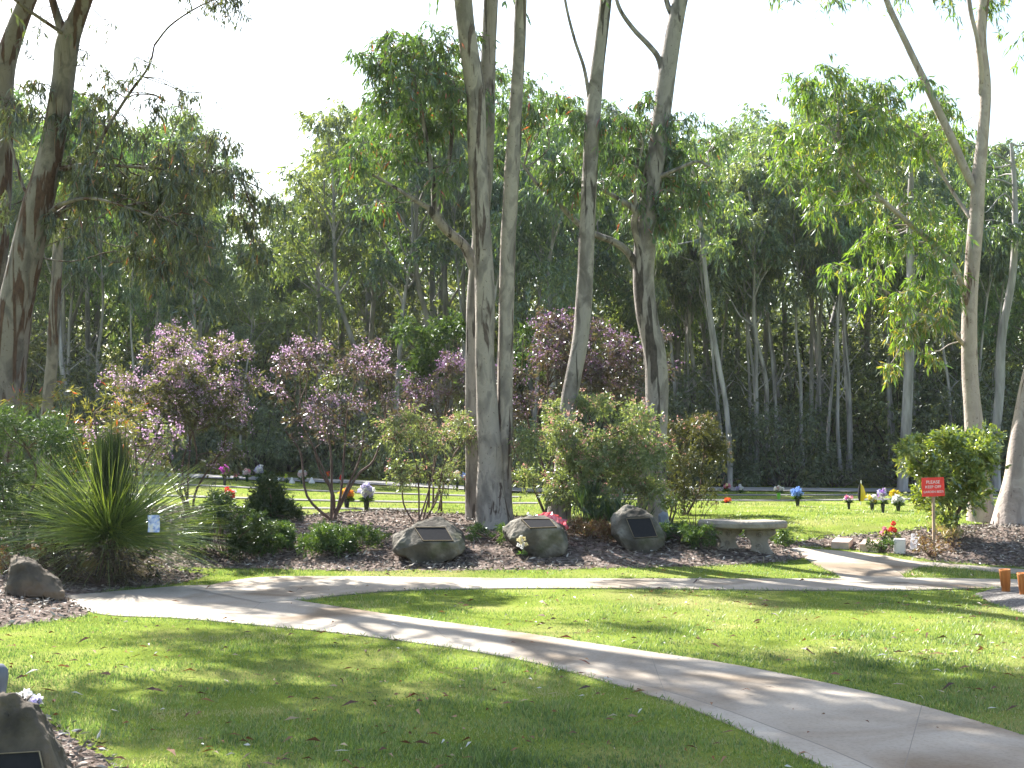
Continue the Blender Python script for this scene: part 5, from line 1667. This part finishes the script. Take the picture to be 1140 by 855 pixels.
mb = MB()
for a in [(420000, 5.0, 16.0, 0.018, 0.042, 0.006, 1.6), (120000, 15.0, 30.2, 0.02, 0.05, 0.011, 1.2)]:
    V, Fq, r = blades(*a)
    mb.add(V, Fq, rnd=r)
mb.build('grass', M['grass'], kind='stuff')

# ragged taller grass hanging over path and bed edges
mb = MB()
for poly in PATHS + [b[0] for b in BEDS]:
    Q = np.array(poly)
    for a, c in zip(Q, np.roll(Q, -1, axis=0)):
        L = np.linalg.norm(c - a)
        if a[1] > 22 or L > 8 or a[1] < 4:
            continue
        n = int(L * 170)
        t_ = rng.random(n)[:, None]
        p = a + (c - a) * t_ + rng.normal(size=(n, 2)) * 0.018
        k = free_of(p[:, 0], p[:, 1], M_PATHS) & free_of(p[:, 0], p[:, 1], M_BEDS)
        p = p[k]
        if len(p) == 0:
            continue
        n = len(p)
        D = rand_unit(n); D[:, 2] = np.abs(D[:, 2]) + 0.5
        leaves(mb, np.column_stack([p, terrain(p[:, 0], p[:, 1])]), unit(D), rng.uniform(0.025, 0.065, n), 0.006, rnd=np.clip(rng.normal(.45, .25, n), 0, 1))
mb.build('grass_edging', M['grass'], kind='stuff')

mb = MB()
for (poly, mh, rp), n, sz in [(BEDS[0], 15000, 0.06), (BEDS[1], 7000, 0.055), (BEDS[2], 5500, 0.055), (BEDS[3], 2600, 0.045)]:
    Q = np.array(poly)
    x = rng.uniform(Q[:, 0].min() - .1, Q[:, 0].max() + .1, n * 2); y = rng.uniform(Q[:, 1].min() - .1, Q[:, 1].max() + .1, n * 2)
    d, _, ins = seg_dist(x, y, poly)
    k = ins | ((d < 0.07) & (rng.random(len(x)) < .35))
    k &= free_of(x, y, M_PATHS) & (np.abs(x) < 0.43 * y + 1.5)
    x, y = x[k], y[k]
    z = ground(x, y) + rng.uniform(0.004, 0.03, len(x))
    D = rand_unit(len(x)); D[:, 2] *= 0.35; D = unit(D)
    leaves(mb, np.column_stack([x, y, z]), D, sz * rng.uniform(.5, 1.7, len(x)), sz * .38, bend=0.0, rnd=np.clip(rng.normal(.48, .28, len(x)), 0, 1))
mb.build('mulch_chip_cover', M['chip'], kind='stuff')

mb = MB()
n = 2200
y = 5.2 + 10.3 * rng.random(n) ** 1.2; x = rng.uniform(-1, 1, n) * (0.42 * y + 1)
k = (rng.random(n) < 0.35 + 0.65 * (np.sin(x * 1.3 + y) * np.sin(y * 1.7 - x * .6) > .1)) & free_of(x, y, M_BEDS) & (free_of(x, y, M_PATHS) | (rng.random(n) < .12))
x, y = x[k], y[k]
az = rng.uniform(0, 6.28, len(x))
D = unit(np.column_stack([np.cos(az), np.sin(az), rng.uniform(-.05, .4, len(x))]))
leaves(mb, np.column_stack([x, y, terrain(x, y) + .034]), D, rng.uniform(.025, .10, len(x)), rng.uniform(.008, .017, len(x)), bend=.25)
kk2 = rng.random(len(x)) < .18
leaves(mb, np.column_stack([x, y, terrain(x, y) + .036])[kk2] + rng.normal(size=(kk2.sum(), 3)) * np.array([.3, .3, 0]), D[kk2], rng.uniform(.07, .15, kk2.sum()), .02, bend=.3, rnd=rng.uniform(0, .55, kk2.sum()))
mb.build('fallen_leaf_litter', M['litter'], kind='stuff')

# ------------------------------------------------------------------ thin haze, added to lift the forest's dark tones
hm, HN, HL = new_mat('thin_haze')
ho = HN.new('ShaderNodeOutputMaterial')
hv = HN.new('ShaderNodeVolumePrincipled')
hv.inputs['Color'].default_value = (0.93, 0.96, 1.0, 1)
hv.inputs['Density'].default_value = 0.00025
hv.inputs['Anisotropy'].default_value = 0.3
HL.new(hv.outputs[0], ho.inputs['Volume'])
mb = MB()
box(mb, (0, 38, 8.5), (130, 96, 20.5))
mb.build('haze', hm, kind='stuff')
